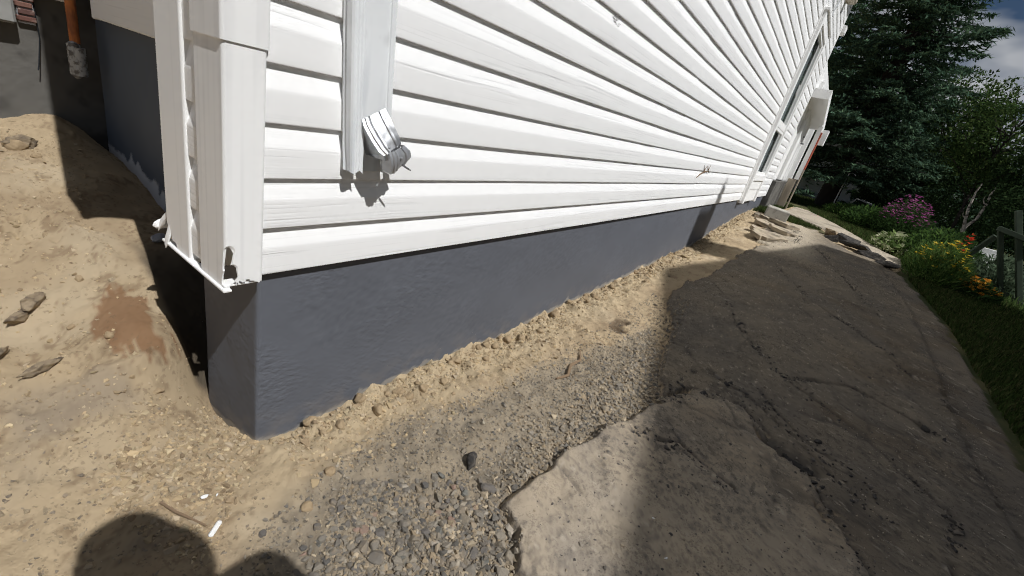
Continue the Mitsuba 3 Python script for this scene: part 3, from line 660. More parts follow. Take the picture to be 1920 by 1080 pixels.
# backing so that nothing shows through the joints, and the body of the house behind
add('house__sheathing', cat([bx(.0, WX0 + .05, .0005, .02, .57, 4.3), bx(WX1 - .05, ENDX - .02, .0005, .02, .57, 4.3), bx(WX0 + .05, WX1 - .05, .0005, .02, WZ1 - .1, 4.3), bx(WX0 + .05, WX1 - .05, .0005, .02, .57, .95)]), white_paint)
add('house__gable_wall', bx(ENDX - .06, ENDX - .01, .02, 1.1, .45, 4.3), vinyl)
add('house__eave', cat([cbx(-.5, ENDX + .1, -.45, .02, 4.28, 4.33), cbx(-.5, ENDX + .1, -.47, -.45, 4.25, 4.45)]), white_paint)
add('house__roof', trimesh.Trimesh(V([[-.5,-.5,4.44],[ENDX+.1,-.5,4.44],[ENDX+.1,3.5,6.2],[-.5,3.5,6.2],[-.5,-.5,4.36],[ENDX+.1,-.5,4.36],[ENDX+.1,3.5,6.1],[-.5,3.5,6.1]]), [[0,1,2],[0,2,3],[4,6,5],[4,7,6],[0,4,5],[0,5,1],[3,2,6],[3,6,7],[0,3,7],[0,7,4],[1,5,6],[1,6,2]], process=False), roof_m)
# short boards on the return between the two corner posts
for k in range(18):
    m = extrude_x(lap_profile(), V([-.17, -.06])); v = m.vertices.copy()
    m = trimesh.Trimesh(np.column_stack([v[:, 1] * .95 - .060, -v[:, 0], v[:, 2] + ZS + LAP * k + .004]), m.faces, process=False)
    add('house__return_board', m, vinyl, smooth=28)


def hollow(x0, x1, y0, y1, z0, z1, r=.007, t=.0035):
    o = sbox(x0 + r, y0 + r, x1 - r, y1 - r).buffer(r, quad_segs=5); i = sbox(x0 + t + r, y0 + t + r, x1 - t - r, y1 - t - r).buffer(r, quad_segs=4)
    return mf(extrude_z(o, z0, z1)) - mf(extrude_z(i, z0 - .01, z1 + .01))


def blob(c, s, seed, a=0, b=0, g=0):
    m = stone(seed, ICO2, 1, .5, 4); m.vertices = (m.vertices * s) @ rot(a, b, g)[:3, :3].T + c
    return mf(m)


def jag(x0, x1, y0, y1, z, n, amp, seed):
    """A ragged slab that bites the bottom edge of a post."""
    q = np.random.default_rng(seed); out = None
    for k in range(n):
        a = x0 + (x1 - x0) * k / n; b = x0 + (x1 - x0) * (k + 1) / n; h = q.uniform(0, amp)
        pr = mf(extrude_z(Polygon([(a - .002, z - .03), (b + .002, z - .03), (b + .002, z + h * q.uniform(.3, 1)), (a - .002, z + h)]), -.0, y1 - y0))
        pr = pr.rotate((90, 0, 0)).translate((0, y1, 0)); out = pr if out is None else out + pr
    return out


px0, px1, py0, py1 = -.088, -.006, -.036, .088
post = hollow(px0, px1, py0, py1, .528, 1.034)
post = post - blob((px0 + .004, py0 + .0, .598), (.017, .016, .040), 201, .1, .15) - blob((px0 + .008, py0, .560), (.021, .018, .036), 202, .3, .2)
post = post - jag(px0 + .012, px0 + .055, py0 - .01, py0 + .02, .533, 9, .016, 3) - jag(px1 - .03, px1 + .003, py0 - .01, py0 + .02, .532, 4, .010, 5)
add('house__corner_post', tm(post), trim, smooth=30, label='lower piece of the white corner post, split open at its foot')
up = hollow(px0 - .0035, px1 + .0035, py0 - .0035, py1 + .0035, 1.030, 4.28)
up = up.translate((0, 0, -.002)) - mf(cbx(px0 - .02, px1 + .02, py0 - .02, py1 + .02, 1.010, 1.0295)).rotate((0, .4, 0))
add('house__corner_post', tm(up), trim, smooth=30)
rear = hollow(px0, -.012, .142, .276, .520, 4.28)
rear = rear - blob((px0, .272, .545), (.02, .030, .065), 203, -.5) - blob((px0, .240, .520), (.02, .030, .035), 204) - blob((px0, .19, .515), (.014, .02, .02), 205)
add('house__return_post', tm(rear), trim, smooth=30, label='white corner post at the rear of the return, broken off at its foot')
flaps = [((px0 - .001, .262, .552), (.004, .014, .05), .25), ((px0 + .004, .30, .575), (.005, .012, .05), .6), ((px0 + .02, .305, .53), (.012, .010, .035), .9), ((px0 + .006, .325, .555), (.02, .012, .012), .2)]
add('house__torn_vinyl', cat([trimesh.Trimesh((stone(210 + i, ICO2, 1, .6, 5).vertices * s) @ rot(a, .1, .1)[:3, :3].T + c, ICO2.faces, process=False) for i, (c, s, a) in enumerate(flaps)]), trim, smooth=40, label='torn scraps of vinyl at the foot of the rear post')
strip = cbx(px0 - .006, px0 + .012, -.042, .292, .522, .5285, .0015)
add('house__starter_strip', strip, white_paint, label='thin white starter strip along the bottom of the return')
add('house__starter_strip', cbx(px0 + .0, px1, -.030, .0, .530, .535, .001), white_paint)
# end trim, window
add('house__corner_trim', cbx(ENDX - .075, ENDX, -.030, .06, .54, 4.28, .005), trim)
W_ = 'house__window'
fr = [cbx(WX0, WX0 + .11, -.078, .02, WZ0, WZ1), cbx(WX1 - .11, WX1, -.078, .02, WZ0, WZ1), cbx(WX0 + .11, WX1 - .11, -.076, .02, WZ1 - .12, WZ1 - .002), cbx(WX0 + .11, WX1 - .11, -.080, .02, .84, .93), cbx(WX0 + .11, WX1 - .11, -.062, .02, 1.60, 1.66)]
fr += [cbx(WX0 - .028, WX0, -.040, .02, WZ0 + .03, WZ1 + .02, .003), cbx(WX1, WX1 + .028, -.040, .02, WZ0 + .03, WZ1 + .02, .003), cbx(WX0 - .02, WX1 + .02, -.100, -.020, WZ1, WZ1 + .03, .004)]
add(W_, cat(fr), white_paint, label='tall white framed window near the far end of the wall')
add(W_ + '__sash', cat([cbx(a, b, -.058, -.03, c, d, .003) for z0, z1 in ((.93, 1.60), (1.66, WZ1 - .122)) for a, b, c, d in ((WX0 + .111, WX0 + .15, z0, z1), (WX1 - .15, WX1 - .111, z0, z1), (WX0 + .15, WX1 - .15, z0, z0 + .04), (WX0 + .15, WX1 - .15, z1 - .04, z1))]), white_paint)
for z0, z1 in ((.97, 1.56), (1.70, WZ1 - .162)):
    key = numbered(W_ + '__pane'); add(key, trimesh.Trimesh(V([[WX0 + .15, -.04, z0], [WX1 - .15, -.04, z0], [WX1 - .15, -.04, z1], [WX0 + .15, -.04, z1]]), [[0, 1, 2], [0, 2, 3]], process=False), 'pane_glass')
add(W_ + '__apron_panel', cbx(WX0 + .112, WX1 - .112, -.052, .02, .515, .70, .003), white_paint)
add(W_ + '__apron_panel', cbx(WX0 + .112, WX1 - .112, -.060, .02, .705, .838, .003), white_paint)
room = bx(WX0 + .04, WX1 - .04, .03, 1.2, .86, WZ1); room.invert()
add('house__pane_backing', cat([bx(WX0 + .13, WX1 - .13, .024, .028, .90, 1.62), bx(WX0 + .13, WX1 - .13, .024, .028, 1.65, WZ1 - .12)]), mat('pane_backing', lambda p, n, uv: mix((.32, .37, .38), (.17, .21, .21), tn(p.x * 22, p.z * 1.5, 1.0)), .9, .1))  # sheet added behind the panes, its grey-green stands in for the glass reflection
rm = trimesh.Trimesh(room.vertices, [f for f, c in zip(room.faces, room.triangles_center) if c[1] > .04], process=False)
add('house__room_lining', rm, mat('room_lining', (.30, .33, .33), .9, .1))
# things nailed to the wall by the window top
add('house__cable', tube([(6.2, -.03, 3.62), (6.28, -.035, 3.3), (6.5, -.05, 3.2), (6.9, -.10, 3.05)], .007, 6), pole_m, smooth=60)
add('house__cable', tube([(7.2, -.10, 3.03), (7.5, -.05, 3.15), (7.9, -.04, 3.55), (8.0, -.04, 4.0)], .008, 6), pole_m, smooth=60)
add('house__wall_lamp', cbx(8.45, 8.68, -.16, -.022, 3.58, 3.95, .02), stucco, label='cream box lamp high on the wall')
# marks
tt = lambda *p: V([(x, -.0265 + d, z) for x, z, d in p])
vine = [tube(tt((3.70,.825,0),(3.80,.86,-.003),(3.92,.885,-.002),(4.03,.89,0)), .006, 5), tube(tt((3.85,.94,.004),(3.90,.89,-.002),(3.96,.935,.004)), .004, 5), tube(tt((3.98,.94,.004),(4.05,.90,-.002),(4.12,.88,-.001)), .0045, 5), tube(tt((4.05,.90,-.001),(4.09,.95,.004)), .0035, 5)]
add('vine_tendril', cat(vine), tendril_m, smooth=60, label='small brown remnant of a dead climbing vine stuck on a siding board', category='vine remnant')
q = np.random.default_rng(4)
ticks = []
for i in range(22):
    cx, cz = 1.375 + .022 * (i % 6) * .5 + q.normal(0, .004), 1.435 + .045 * q.random()
    ticks.append(cbx(cx, cx + q.uniform(.006, .016), -.0252, -.0235, cz, cz + .0022, .0004))
add('house__scuff_mark', cat(ticks), mark_m, label='dark scuff made of short ticks on one siding board')

# ------------------------------------------------------------------ the downspout
thing('downspout', 'pale aluminium downspout cut off above the foundation with a torn foot', 'downspout')
def ds_profile(x0=0, x1=.120, y0=-.040, y1=0):
    pts = [(x0 + .004, y1)]
    for k in range(1):                                # ribs on the left side
        yy = y1 - .012 - k * .013; pts += [(x0, yy), (x0 + .0035, yy - .003), (x0 + .0035, yy - .006), (x0, yy - .009)]
    pts += [(x0 + .001, y0 + .004), (x0 + .005, y0)]
    for k in range(3):
        xx = x0 + .010 + k * .0085; pts += [(xx, y0), (xx + .002, y0 + .0016), (xx + .005, y0 + .0016), (xx + .007, y0)]
    pts += [(x0 + .044, y0 - .0008), (x1 - .026, y0), (x1 - .024, y0 + .003), (x1 - .019, y0 + .003), (x1 - .017, y0), (x1 - .005, y0), (x1, y0 + .005), (x1, y1)]
    return Polygon(pts)
prof = ds_profile(); inner = prof.buffer(-.0016)
t0 = mf(extrude_z(prof, 0, 3.5)) - mf(extrude_z(inner, -.1, 3.6))
bite = mf(extrude_z(Polygon([(.036, -.05), (.036, .03), (.038, .095), (.042, .122), (.055, .126), (.14, .110), (.14, -.05)]), -.10, -.012).apply_transform(trimesh.transformations.rotation_matrix(math.pi / 2, (1, 0, 0))))
bite = bite.translate((0, -.112, 0))
t0 = t0 - bite - mf(extrude_z(Polygon([(-.02, -.02), (.06, -.02), (.055, .004), (.04, -.002), (.028, .010), (.012, .001), (-.02, .012)]), -.2, .2).apply_transform(trimesh.transformations.rotation_matrix(math.pi / 2, (1, 0, 0))))
dsm = tm(t0.refine_to_length(.05)); v = dsm.vertices
near_z = np.clip(v[:, 2], 0, .6)
v[:, 1] += .006 * (nf(v * [20, 20, 12], 2, 3) - .5) * sst(0, .03, -v[:, 1] - .03)
sh = np.exp(-v[:, 2] / .05); v[:, 0] += sh * .004 * np.sin(v[:, 1] * 180) ; v[:, 1] -= sh * .004
v[:, 0] += .181 - .088 * v[:, 2]; v[:, 1] += -.026; v[:, 2] += .800
add('downspout__tube', trimesh.Trimesh(v, dsm.faces, process=False), alu_white, smooth=30)


def channel(path, width, depth, thick=.0014, ribs=True, taper=1.0):
    """A ribbed U-channel of sheet metal along frames (origin, across, out)."""
    prof = [(-.5, -1), (-.5, -.5), (-.49, 0)]
    if ribs: prof += [(-.40, .02), (-.37, .18), (-.30, .18), (-.27, 0), (-.22, .02), (-.19, .15), (-.14, .15), (-.11, 0), (.12, .01), (.20, 0), (.23, .17), (.30, .17), (.33, 0)]
    prof += [(.49, 0), (.5, -.5), (.5, -1)]
    rows = []
    for i, (o, a, n, w, d) in enumerate(path):
        o, a, n = V(o), V(a, dtype=float), V(n, dtype=float); a = a / np.linalg.norm(a); n = n - a * (a @ n); n = n / np.linalg.norm(n)
        rows.append([o + a * (u * width * w) + n * ((h * depth * d) if h < 0 else h * .02) for u, h in prof])
    rows = V(rows); k, m = rows.shape[:2]
    f = []
    for i in range(k - 1):
        for j in range(m - 1):
            A, B = i * m + j, i * m + j + 1; f += [[A, B, B + m], [A, B + m, A + m]]
    t = trimesh.Trimesh(rows.reshape(-1, 3), f, process=False)
    n = t.vertex_normals; b = len(t.vertices)
    edge = []
    v2 = np.vstack([t.vertices, t.vertices - n * thick]); f2 = np.vstack([t.faces, t.faces[:, ::-1] + b])
    for i in range(k - 1):
        for j in (0, m - 1):
            A, B = i * m + j, (i + 1) * m + j; edge += [[A, B, B + b], [A, B + b, A + b], [A, B + b, B], [A, A + b, B + b]]
    return trimesh.Trimesh(v2, np.vstack([f2, edge]), process=False)


def PX(u, v, Y):
    """The point on the plane y = Y that the measured position u, v of the photograph names (used once, to read off sizes)."""
    c = V([u - 960, v - 540, 829.3]); r = V([RX @ c, RY @ c, RZ @ c]); return CAM + r * ((Y - CAM[1]) / r[1])


el1 = [((.2290, -.068, 0.947), (.045, -.004, .026), (-.1, -1, .35), .95, .3), ((.2320, -.078, 0.932), (.045, -.004, .027), (-.2, -1, .55), 1.0, .8), ((.2400, -.094, 0.910), (.045, 0, .030), (-.2, -1, .6), 1.02, 1.0),
       ((.2510, -.108, 0.888), (.045, .004, .030), (-.1, -1, .45), 1.0, 1.15), ((.2590, -.114, 0.876), (.044, .010, .024), (.1, -1, .2), .95, 1.1), ((.2640, -.110, 0.860), (.042, .014, .018), (.3, -1, -.1), .9, .9)]
add('downspout__elbow', channel(el1, .072, .052), alu_bare, smooth=32, label='torn shiny strip of the downspout folded outwards')
el2 = [((.272, -.115, 0.878), (.045, .010, .014), (.2, -1, .15), .62, .35), ((.282, -.119, 0.866), (.046, .010, .010), (.2, -1, .1), .8, .5), ((.290, -.117, 0.848), (.046, .012, .014), (.2, -1, .0), .86, .6), ((.293, -.106, 0.829), (.042, .012, .020), (.3, -1, -.3), .7, .5)]
add('downspout__elbow_end', channel(el2, .098, .046), alu_dull, smooth=32, label='crumpled dull grey end of the torn elbow')
for c in ((.247, -.117, 0.881), (.250, -.118, 0.872), (.253, -.118, 0.864), (.268, -.120, 0.884), (.284, -.124, 0.858)):
    add('downspout__rivet', trimesh.Trimesh(ICO1.vertices * .0026 + V(c), ICO1.faces, process=False), alu_bare, smooth=True)
add('downspout__screw', tube([(.293, -.118, 0.841), (.310, -.125, 0.832), (.316, -.128, 0.829)], [.0026, .0026, .001], 7), steel_dark, smooth=40)

# ------------------------------------------------------------------ left background: concrete wall with a strip of old brick, box, wire, pipe
thing('concrete_wall', 'old grey concrete wall at the back left, dirty and stained', 'wall')
cw_ = bx(-3, .24, 1.72, 1.95, .1, 2.4).subdivide_to_size(.05); cw_.vertices[:, 1] += .012 * (nf(cw_.vertices * 6, 4, 3) - .5)
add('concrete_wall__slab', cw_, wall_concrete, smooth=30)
for k in range(7):
    m = cbx(-.058 + .004 * (k % 2), -.006 - .003 * (k % 3), 1.694 - .003 * (k % 2), 1.73, .892 + .024 * k, .892 + .024 * k + .019, .003); m.vertices += .002 * (nf(m.vertices * 60, 2, k)[:, None] - .5)
    add('concrete_wall__brick', m, brick_m[k % 3])
add('concrete_wall__mortar', bx(-.055, -.010, 1.702, 1.73, .885, 1.065), mortar_m)
add('concrete_wall__board', cbx(-.012, .09, 1.66, 1.725, .992, 1.5, .004), vinyl)
add('grey_box', cbx(-.42, -.068, 1.655, 1.73, .878, 1.3, .008), mat('box_grey', lambda p, n, uv: mix((.30, .30, .285), (.19, .19, .18), tf(p.x * 12, p.y * 12, p.z * 12, 4)), .8, .2), label='grey metal box on the concrete wall at the top left', category='box')
add('wire', tube([(-.008, 1.705, 1.2), (-.006, 1.708, .93), (-.003, 1.708, .84), (-.012, 1.700, .79), (-.022, 1.69, .735), (-.026, 1.685, .722)], .0022, 5), dark_m, smooth=60, label='thin dark wire hanging down the concrete wall', category='wire')
thing('rusty_pipe', 'rusty orange pipe hanging in front of the shaded wall with a dirty grey end', 'pipe')
add('rusty_pipe__pipe', tube([(.079, 1.60, 2.4), (.078, 1.60, 1.4), (.077, 1.60, .855)], .0165, 16), rust_m, smooth=50)
cap = cat([cbx(.052, .088, 1.574, 1.622, .725, .862, .012), tube([(.083, 1.585, .842), (.082, 1.583, .736)], [.019, .021], 12)])
cap.vertices += .004 * (nf(cap.vertices * 50, 2, 4)[:, None] - .5)
add('rusty_pipe__end_cap', cap, galv_m, smooth=40)
lump((.06, .80), .045, .022, .016, 130, mortar_m, 'white torn scrap lying in the shade behind the rear corner post', (.1, .1, .9), name='vinyl_scrap')
# unseen box added high on the side wall to cast the shadow on the bank
thing('added_box', 'unseen grey box added high on the side of the house corner to shape the shadow on the bank', 'added box')
add('added_box__case', cbx(-.250, -.088, .12, .30, 1.42, 3.6, .01), pole_m)
add('added_box__added_rod', tube([(-.16, .2, 3.58), (-.16, .2, 4.1)], .025, 10), pole_m, smooth=60)
# ------------------------------------------------------------------ entry porch at the far end, shed
thing('porch', 'white entry porch with a plain white door at the far end of the house', 'porch')
add('porch__wall', cbx(9.73, 13.9, .02, .12, .86, 3.1), white_paint)
add('porch__door', cbx(10.9, 12.0, -.03, .018, .88, 2.75, .006), white_paint, label='plain white door')
add('porch__door__handle', cat([tube([(11.85, -.03, 1.72), (11.85, -.09, 1.72), (11.80, -.09, 1.72)], .016, 8), tube([(11.85, -.03, 1.86), (11.85, -.06, 1.86)], .02, 10)]), steel_dark, smooth=50)
add('porch__door_casing', cat([cbx(10.80, 10.895, -.045, .018, .88, 2.85), cbx(12.005, 12.10, -.045, .018, .88, 2.85), cbx(10.895, 12.005, -.045, .018, 2.755, 2.85)]), trim)
def sloped(x0, x1, za, zb, t, y0, y1):
    m = trimesh.creation.extrude_polygon(Polygon([(x0, za - t), (x0, za), (x1, zb), (x1, zb - t)]), y1 - y0); m.vertices = np.column_stack([m.vertices[:, 0], y1 - m.vertices[:, 2], m.vertices[:, 1]]); m.invert(); m.fix_normals(); return m
add('porch__canopy', cat([sloped(9.75, 12.3, 2.53, 2.15, .06, -.285, .018), sloped(9.74, 12.32, 2.555, 2.17, .15, -.315, -.287), cbx(9.735, 9.752, -.315, .018, 2.40, 2.56, .003), cbx(12.2, 12.5, -.44, -.317, 1.80, 2.12)]), white_paint)
add('porch__landing', cbx(9.76, 13.0, -.10, .018, .2, .855), wall_concrete)  # darker concrete puts the shade of the landing into its colour
add('porch__post', cbx(11.5, 11.66, -.30, -.14, .12, .96, .01), wood_grey)
add('porch__post', cbx(11.5, 11.60, -.335, -.245, .965, 2.12, .006), white_paint)
add('porch__corner_board', cbx(13.0, 13.16, -.10, .05, .86, 2.3), trim)
add('porch__red_trim', cbx(11.5, 11.6, -.365, -.338, 1.2, 2.0, .004), red_m)
add('porch__timber_trim', cbx(11.5, 11.6, -.365, -.338, .2, 1.197, .004), wood_grey)
add('roof_return', cbx(9.735, 9.95, -.085, .05, 3.45, 3.57, .01), white_paint, label='white boxed roof return at the far top corner of the house', category='roof return')
thing('garden_shed', 'low white shed behind the spruce trunk, half in shade', 'shed')
for k in range(7):
    add('garden_shed__panel', cbx(23.5, 23.56, 1.95 - 1.0 * (k + 1) + .012, 1.95 - 1.0 * k, .2, 2.5, .01), shed_m)
add('garden_shed__roof', cbx(23.1, 27, -5.3, 2.2, 2.5, 2.62), roof_m)
add('garden_shed__back', bx(23.57, 26.8, -5.0, 1.94, .2, 2.49), shed_m)

# ------------------------------------------------------------------ trees
def leaves(P, D, N, size, cols, seed, aspect=.5, quad=True):
    """Leaf-sized faces: centres P, long axes D, normals N."""
    r = np.random.default_rng(seed); n = len(P); s = size * r.uniform(.6, 1.4, (n, 1))
    D = D / np.maximum(np.linalg.norm(D, axis=1, keepdims=True), 1e-9); S = np.cross(D, N); S /= np.maximum(np.linalg.norm(S, axis=1, keepdims=True), 1e-9)
    v = np.stack([P - D * s, P + S * s * aspect - D * s * .1, P + D * s, P - S * s * aspect - D * s * .1], 1).reshape(-1, 3)
    i = np.arange(n)[:, None] * 4
    f = np.vstack([i + [0, 1, 2], i + [0, 2, 3]])
    c = V(cols)[r.integers(len(cols), size=n)] * r.uniform(.7, 1.3, (n, 1))
    return (v, f), np.repeat(c, 4, 0)


def spruce(key, label, x, y, h, rad, seed, z0=.25, first=1.0, group=None, dens=1.0, lod=1.0):
    r = np.random.default_rng(seed); t = thing(key, label, 'spruce tree', group)
    zs = np.linspace(0, 1, 14); tr = V([[x + .05 * math.sin(q * 5 + seed), y + .05 * math.cos(q * 4), z0 - .15 + q * h] for q in zs])
    add(t + '__trunk', tube(tr, .021 * h * (1 - zs) ** .9 + .01, 10), bark_m, smooth=60)
    br, P, D, N = [], [], [], []
    z = first
    while z < h * .985:
        k = int(r.integers(5, 8)); f = 1 - z / h; off = r.uniform(0, 6.28)
        for b in range(k):
            a = off + b * 6.283 / k + r.normal(0, .2); Lb = rad * f ** .78 * r.uniform(.72, 1.15) * min(1, .55 + z / (.18 * h))
            s = np.linspace(0, 1, 8); out = V([math.cos(a), math.sin(a), 0])
            droop = -.28 * s * Lb + .20 * Lb * s ** 2.4 + r.normal(0, .05)
            pl = V([x, y, z0 + z])[None] + out[None] * (s * Lb)[:, None] + np.column_stack([0 * s, 0 * s, droop])
            if lod > .6: br.append(tube(pl[::2], np.linspace(.022, .005, 4) * (.5 + Lb / 3), 4))
            side = np.cross(out, [0, 0, 1])
            n = max(5, int(Lb / .105 * dens)); ss_ = r.uniform(.04, 1.02, n) ** .8
            for q in ss_:
                c = V([np.interp(q, s, pl[:, i]) for i in range(3)])
                for sg in (-1, 1):
                    tl = Lb * (.34 * (1.08 - q) + .07) * r.uniform(.6, 1.3)
                    d = out * r.uniform(.45, .9) + side * sg * r.uniform(.5, 1) + V([0, 0, r.uniform(-.42, .12)])
                    d /= np.linalg.norm(d); m = max(4, int(tl / .045 * lod))
                    u = np.linspace(.05, 1, m)
                    for w in u:
                        cc = c + d * w * tl; P.append(cc); e = d * .7 + side * sg * r.normal(0, .55) + V([0, 0, r.normal(0, .42)]) + out * r.normal(.1, .3)
                        D.append(e); N.append(V([r.normal(0, .5), r.normal(0, .5), 1]))
        z += r.uniform(.20, .34) * (.55 + .45 * f) / max(.55, lod) ** .5
    if br: add(t + '__branch_wood', cat(br), bark_m, smooth=60, kind='stuff')
    mesh, c = leaves(V(P), V(D), V(N), .078 / lod ** .7, [(.060, .108, .066), (.080, .135, .078), (.042, .080, .054), (.10, .155, .088), (.070, .120, .080)], seed, .26)
    add(t + '__crown', mesh, needle_m, color=c, kind='stuff')


spruce('spruce_tree', 'big dark spruce with its bare trunk foot on the lawn, right behind the house end', 17.4, -1.05, 13.5, 2.75, 1, first=1.35, dens=1.65)
spruce('spruce_tree', 'second spruce farther back, seen between the house edge and the big spruce', 24.5, 1.6, 13, 3.3, 2, lod=.55, first=.6)
spruce('spruce_tree', 'short spruce behind the pale forked trunk, right of the big spruce', 23.0, -3.2, 4.6, 2.2, 3, lod=.55, first=.5)
spruce('spruce_tree', 'low bushy spruce filling the dark gap behind the flower bed', 20.5, -3.9, 4.3, 2.2, 4, lod=.55, first=.3)
spruce('spruce_tree', 'far spruce at the right edge behind the leafy tree', 27.0, -7.6, 4.6, 2.2, 5, lod=.5, first=.3)


def leafy(key, label, x, y, h, crown, seed, n, cols, size, z0=.27, trunk=True, gaps=.47, twist=.25, lo=.25):
    r = np.random.default_rng(seed); t = thing(key, label, 'tree' if trunk else 'bush')
    ctr = V([x, y, z0 + h * (lo + (1 - lo) * .52)]); rad = V([crown, crown, h * (1 - lo) * .52])
    tips = []
    if trunk:
        tp = V([[x + twist * math.sin(q * 3 + seed) * q, y + twist * math.cos(q * 2.3 + seed) * q, z0 - .1 + q * h * .8] for q in np.linspace(0, 1, 9)])
        add(t + '__trunk', tube(tp, np.linspace(.035 * h / 3, .012, 9), 8), bark_m, smooth=60)
        lm = []
        for k in range(26):
            q = r.uniform(.3, .95); c = V([np.interp(q, np.linspace(0, 1, 9), tp[:, i]) for i in range(3)])
            d = r.normal(size=3); d[2] = abs(d[2]) * .8 + .3; d /= np.linalg.norm(d); L = crown * r.uniform(.5, 1.05)
            e = c + d * L; m = (c + e) / 2 + r.normal(0, .08, 3); lm.append(tube([c, m, e], [.02, .014, .005], 5)); tips.append(e)
        add(t + '__limb', cat(lm), bark_m, smooth=60, kind='stuff')
    P = []
    while len(P) < n:
        q = r.normal(size=(n, 3)); q /= np.linalg.norm(q, axis=1, keepdims=True); q *= r.uniform(.15, 1, (n, 1)) ** .45
        p = ctr + q * rad * (.80 + .5 * (nf(q * 1.6 + seed * 3, 3, seed) - .3)[:, None])
        P += list(p[nf(p * 1.7 / max(.5, crown / 1.6) + seed, 3, seed) > gaps])
    P = V(P[:n]); D = r.normal(size=(n, 3)) + (P - ctr) * .4; D[:, 2] -= .3
    N = r.normal(size=(n, 3)) * .7 + [0, 0, 1]
    mesh, c = leaves(P, D, N, size, cols, seed, .5)
    add(t + '__crown', mesh, leaf_m, color=c, kind='stuff')
    return t


G1 = [(.060, .100, .030), (.045, .080, .025), (.085, .125, .040), (.035, .065, .022)]
G2 = [(.030, .055, .022), (.022, .042, .018), (.042, .070, .028)]
leafy('leafy_tree', 'leafy tree with a pointed top against the clouds, right of the big spruce', 19.2, -3.35, 5.0, 1.5, 11, 12000, G1, .045, lo=.22, gaps=.44)
leafy('leafy_tree', 'loose leafy tree cut by the right edge of the picture, sky showing through it', 15.5, -3.9, 4.2, 1.35, 12, 7000, G1, .045, lo=.3, gaps=.50)
leafy('leafy_tree', 'dark leafy tree low behind the fence', 14.5, -5.1, 3.3, 1.6, 13, 9000, G2, .045, lo=.1, gaps=.43)
leafy('dark_bush', 'dark bush beyond the flower bed, below the spruce branches', 19.0, -2.9, 2.2, 1.5, 14, 9000, G2, .04, trunk=False, lo=.0, gaps=.42)
leafy('dark_bush', 'dark bush behind the pale forked trunk', 16.8, -4.3, 2.4, 1.4, 15, 9000, G2, .04, trunk=False, lo=.0, gaps=.42)
leafy('dark_bush', 'dark bush behind the fence at the right edge', 13.0, -4.9, 1.9, 1.3, 16, 7000, G2, .04, trunk=False, lo=.0, gaps=.42)
leafy('dark_bush', 'dark hedge bush in front of the shed, right of the spruce trunk', 21.5, -2.7, 1.5, 1.2, 17, 6000, G2, .04, trunk=False, lo=.0, gaps=.42)
# far wood that closes the view
P, D, N = [], [], []
r = np.random.default_rng(19)
for k in range(26):
    a = math.radians(78 + k * 1.5); d = r.uniform(34, 46); cx, cy = -.5 + d * math.sin(a), -1 + d * math.cos(a); hh = r.uniform(4, 6.5) * (1.8 if k < 11 else 1.0)
    q = r.normal(size=(1300, 3)); q /= np.linalg.norm(q, axis=1, keepdims=True); P.append(V([cx, cy, hh * .45]) + q * V([2.2, 2.2, hh * .55]) * r.uniform(.5, 1.05, (1300, 1)))
P = np.vstack(P); mesh, c = leaves(P, r.normal(size=P.shape), r.normal(size=P.shape) + [0, 0, .6], .17, G2, 19, .5)
add('far_wood', mesh, leaf_m, color=c, label='dark mass of far trees closing the view behind the garden', category='wood', kind='stuff')

# pale dead forked trunk
def BP(*q): return [(14.4 + .03 * math.sin(k * 2.1), y, z) for k, (y, z) in enumerate(q)]
fk = cat([tube(BP((-3.92,.2),(-3.91,.42),(-3.87,.63),(-3.84,.90)), [.055, .048, .043, .042], 8), tube(BP((-3.845,.87),(-3.80,1.0),(-3.71,1.30),(-3.67,1.68),(-3.69,1.88)), [.04, .033, .027, .018, .010], 7),
          tube(BP((-3.845,.87),(-3.90,.98),(-3.95,1.10),(-3.965,1.45),(-3.93,1.69),(-3.93,1.86)), [.04, .035, .031, .026, .018, .010], 7), tube(BP((-3.96,1.42),(-3.87,1.55),(-3.86,1.62)), [.014, .01, .005], 5), tube(BP((-3.78,1.05),(-3.70,1.12),(-3.66,1.22)), [.012, .008, .004], 5)])
add('dead_trunk', fk, birch_m, smooth=60, label='pale dead trunk forking in two behind the flower bed', category='tree')


# ------------------------------------------------------------------ garden plants
def plant(key, label, x, y, rx, ry, h, seed, cols, n, size, aspect=.2, flower=None, upright=.7, cat_='plant'):
    r = np.random.default_rng(seed); t = thing(key, label, cat_)
    z0 = H1(x, y); a = r.uniform(0, 6.28, n); q = np.sqrt(r.random(n))
    bx_, by_ = x + rx * q * np.cos(a), y + ry * q * np.sin(a); zz = h * (1 - .6 * q ** 2) * r.uniform(.1, 1, n)
    P = np.column_stack([bx_, by_, z0 + zz]); D = np.column_stack([np.cos(a) * q + r.normal(0, .5, n), np.sin(a) * q + r.normal(0, .5, n), np.full(n, upright) + r.normal(0, .3, n)])
    mesh, c = leaves(P, D, r.normal(size=(n, 3)), size, cols, seed, aspect); add(t + '__foliage', mesh, leaf_m, color=c, kind='stuff')
    if flower:
        fc, fn, fs, top = flower; a = r.uniform(0, 6.28, fn); q = np.sqrt(r.random(fn))
        P = np.column_stack([x + rx * .85 * q * np.cos(a), y + ry * .85 * q * np.sin(a), z0 + h * (1 - .45 * q ** 2) * r.uniform(top, 1.12, fn)])
        ms, cs = [], []
        for k in range(5):
            b = k * 1.2566; dd = np.tile([math.cos(b), math.sin(b), .35], (fn, 1)) + r.normal(0, .2, (fn, 3)); mesh, c = leaves(P + dd * fs * .6, dd, np.tile([0, 0, 1.0], (fn, 1)) + r.normal(0, .4, (fn, 3)), fs, fc, seed + k, .45)
            ms.append(trimesh.Trimesh(*mesh, process=False)); cs.append(c)
        add(t + '__blossom', cat(ms), petal_m, color=np.clip(np.vstack(cs), 0, .95), kind='stuff')


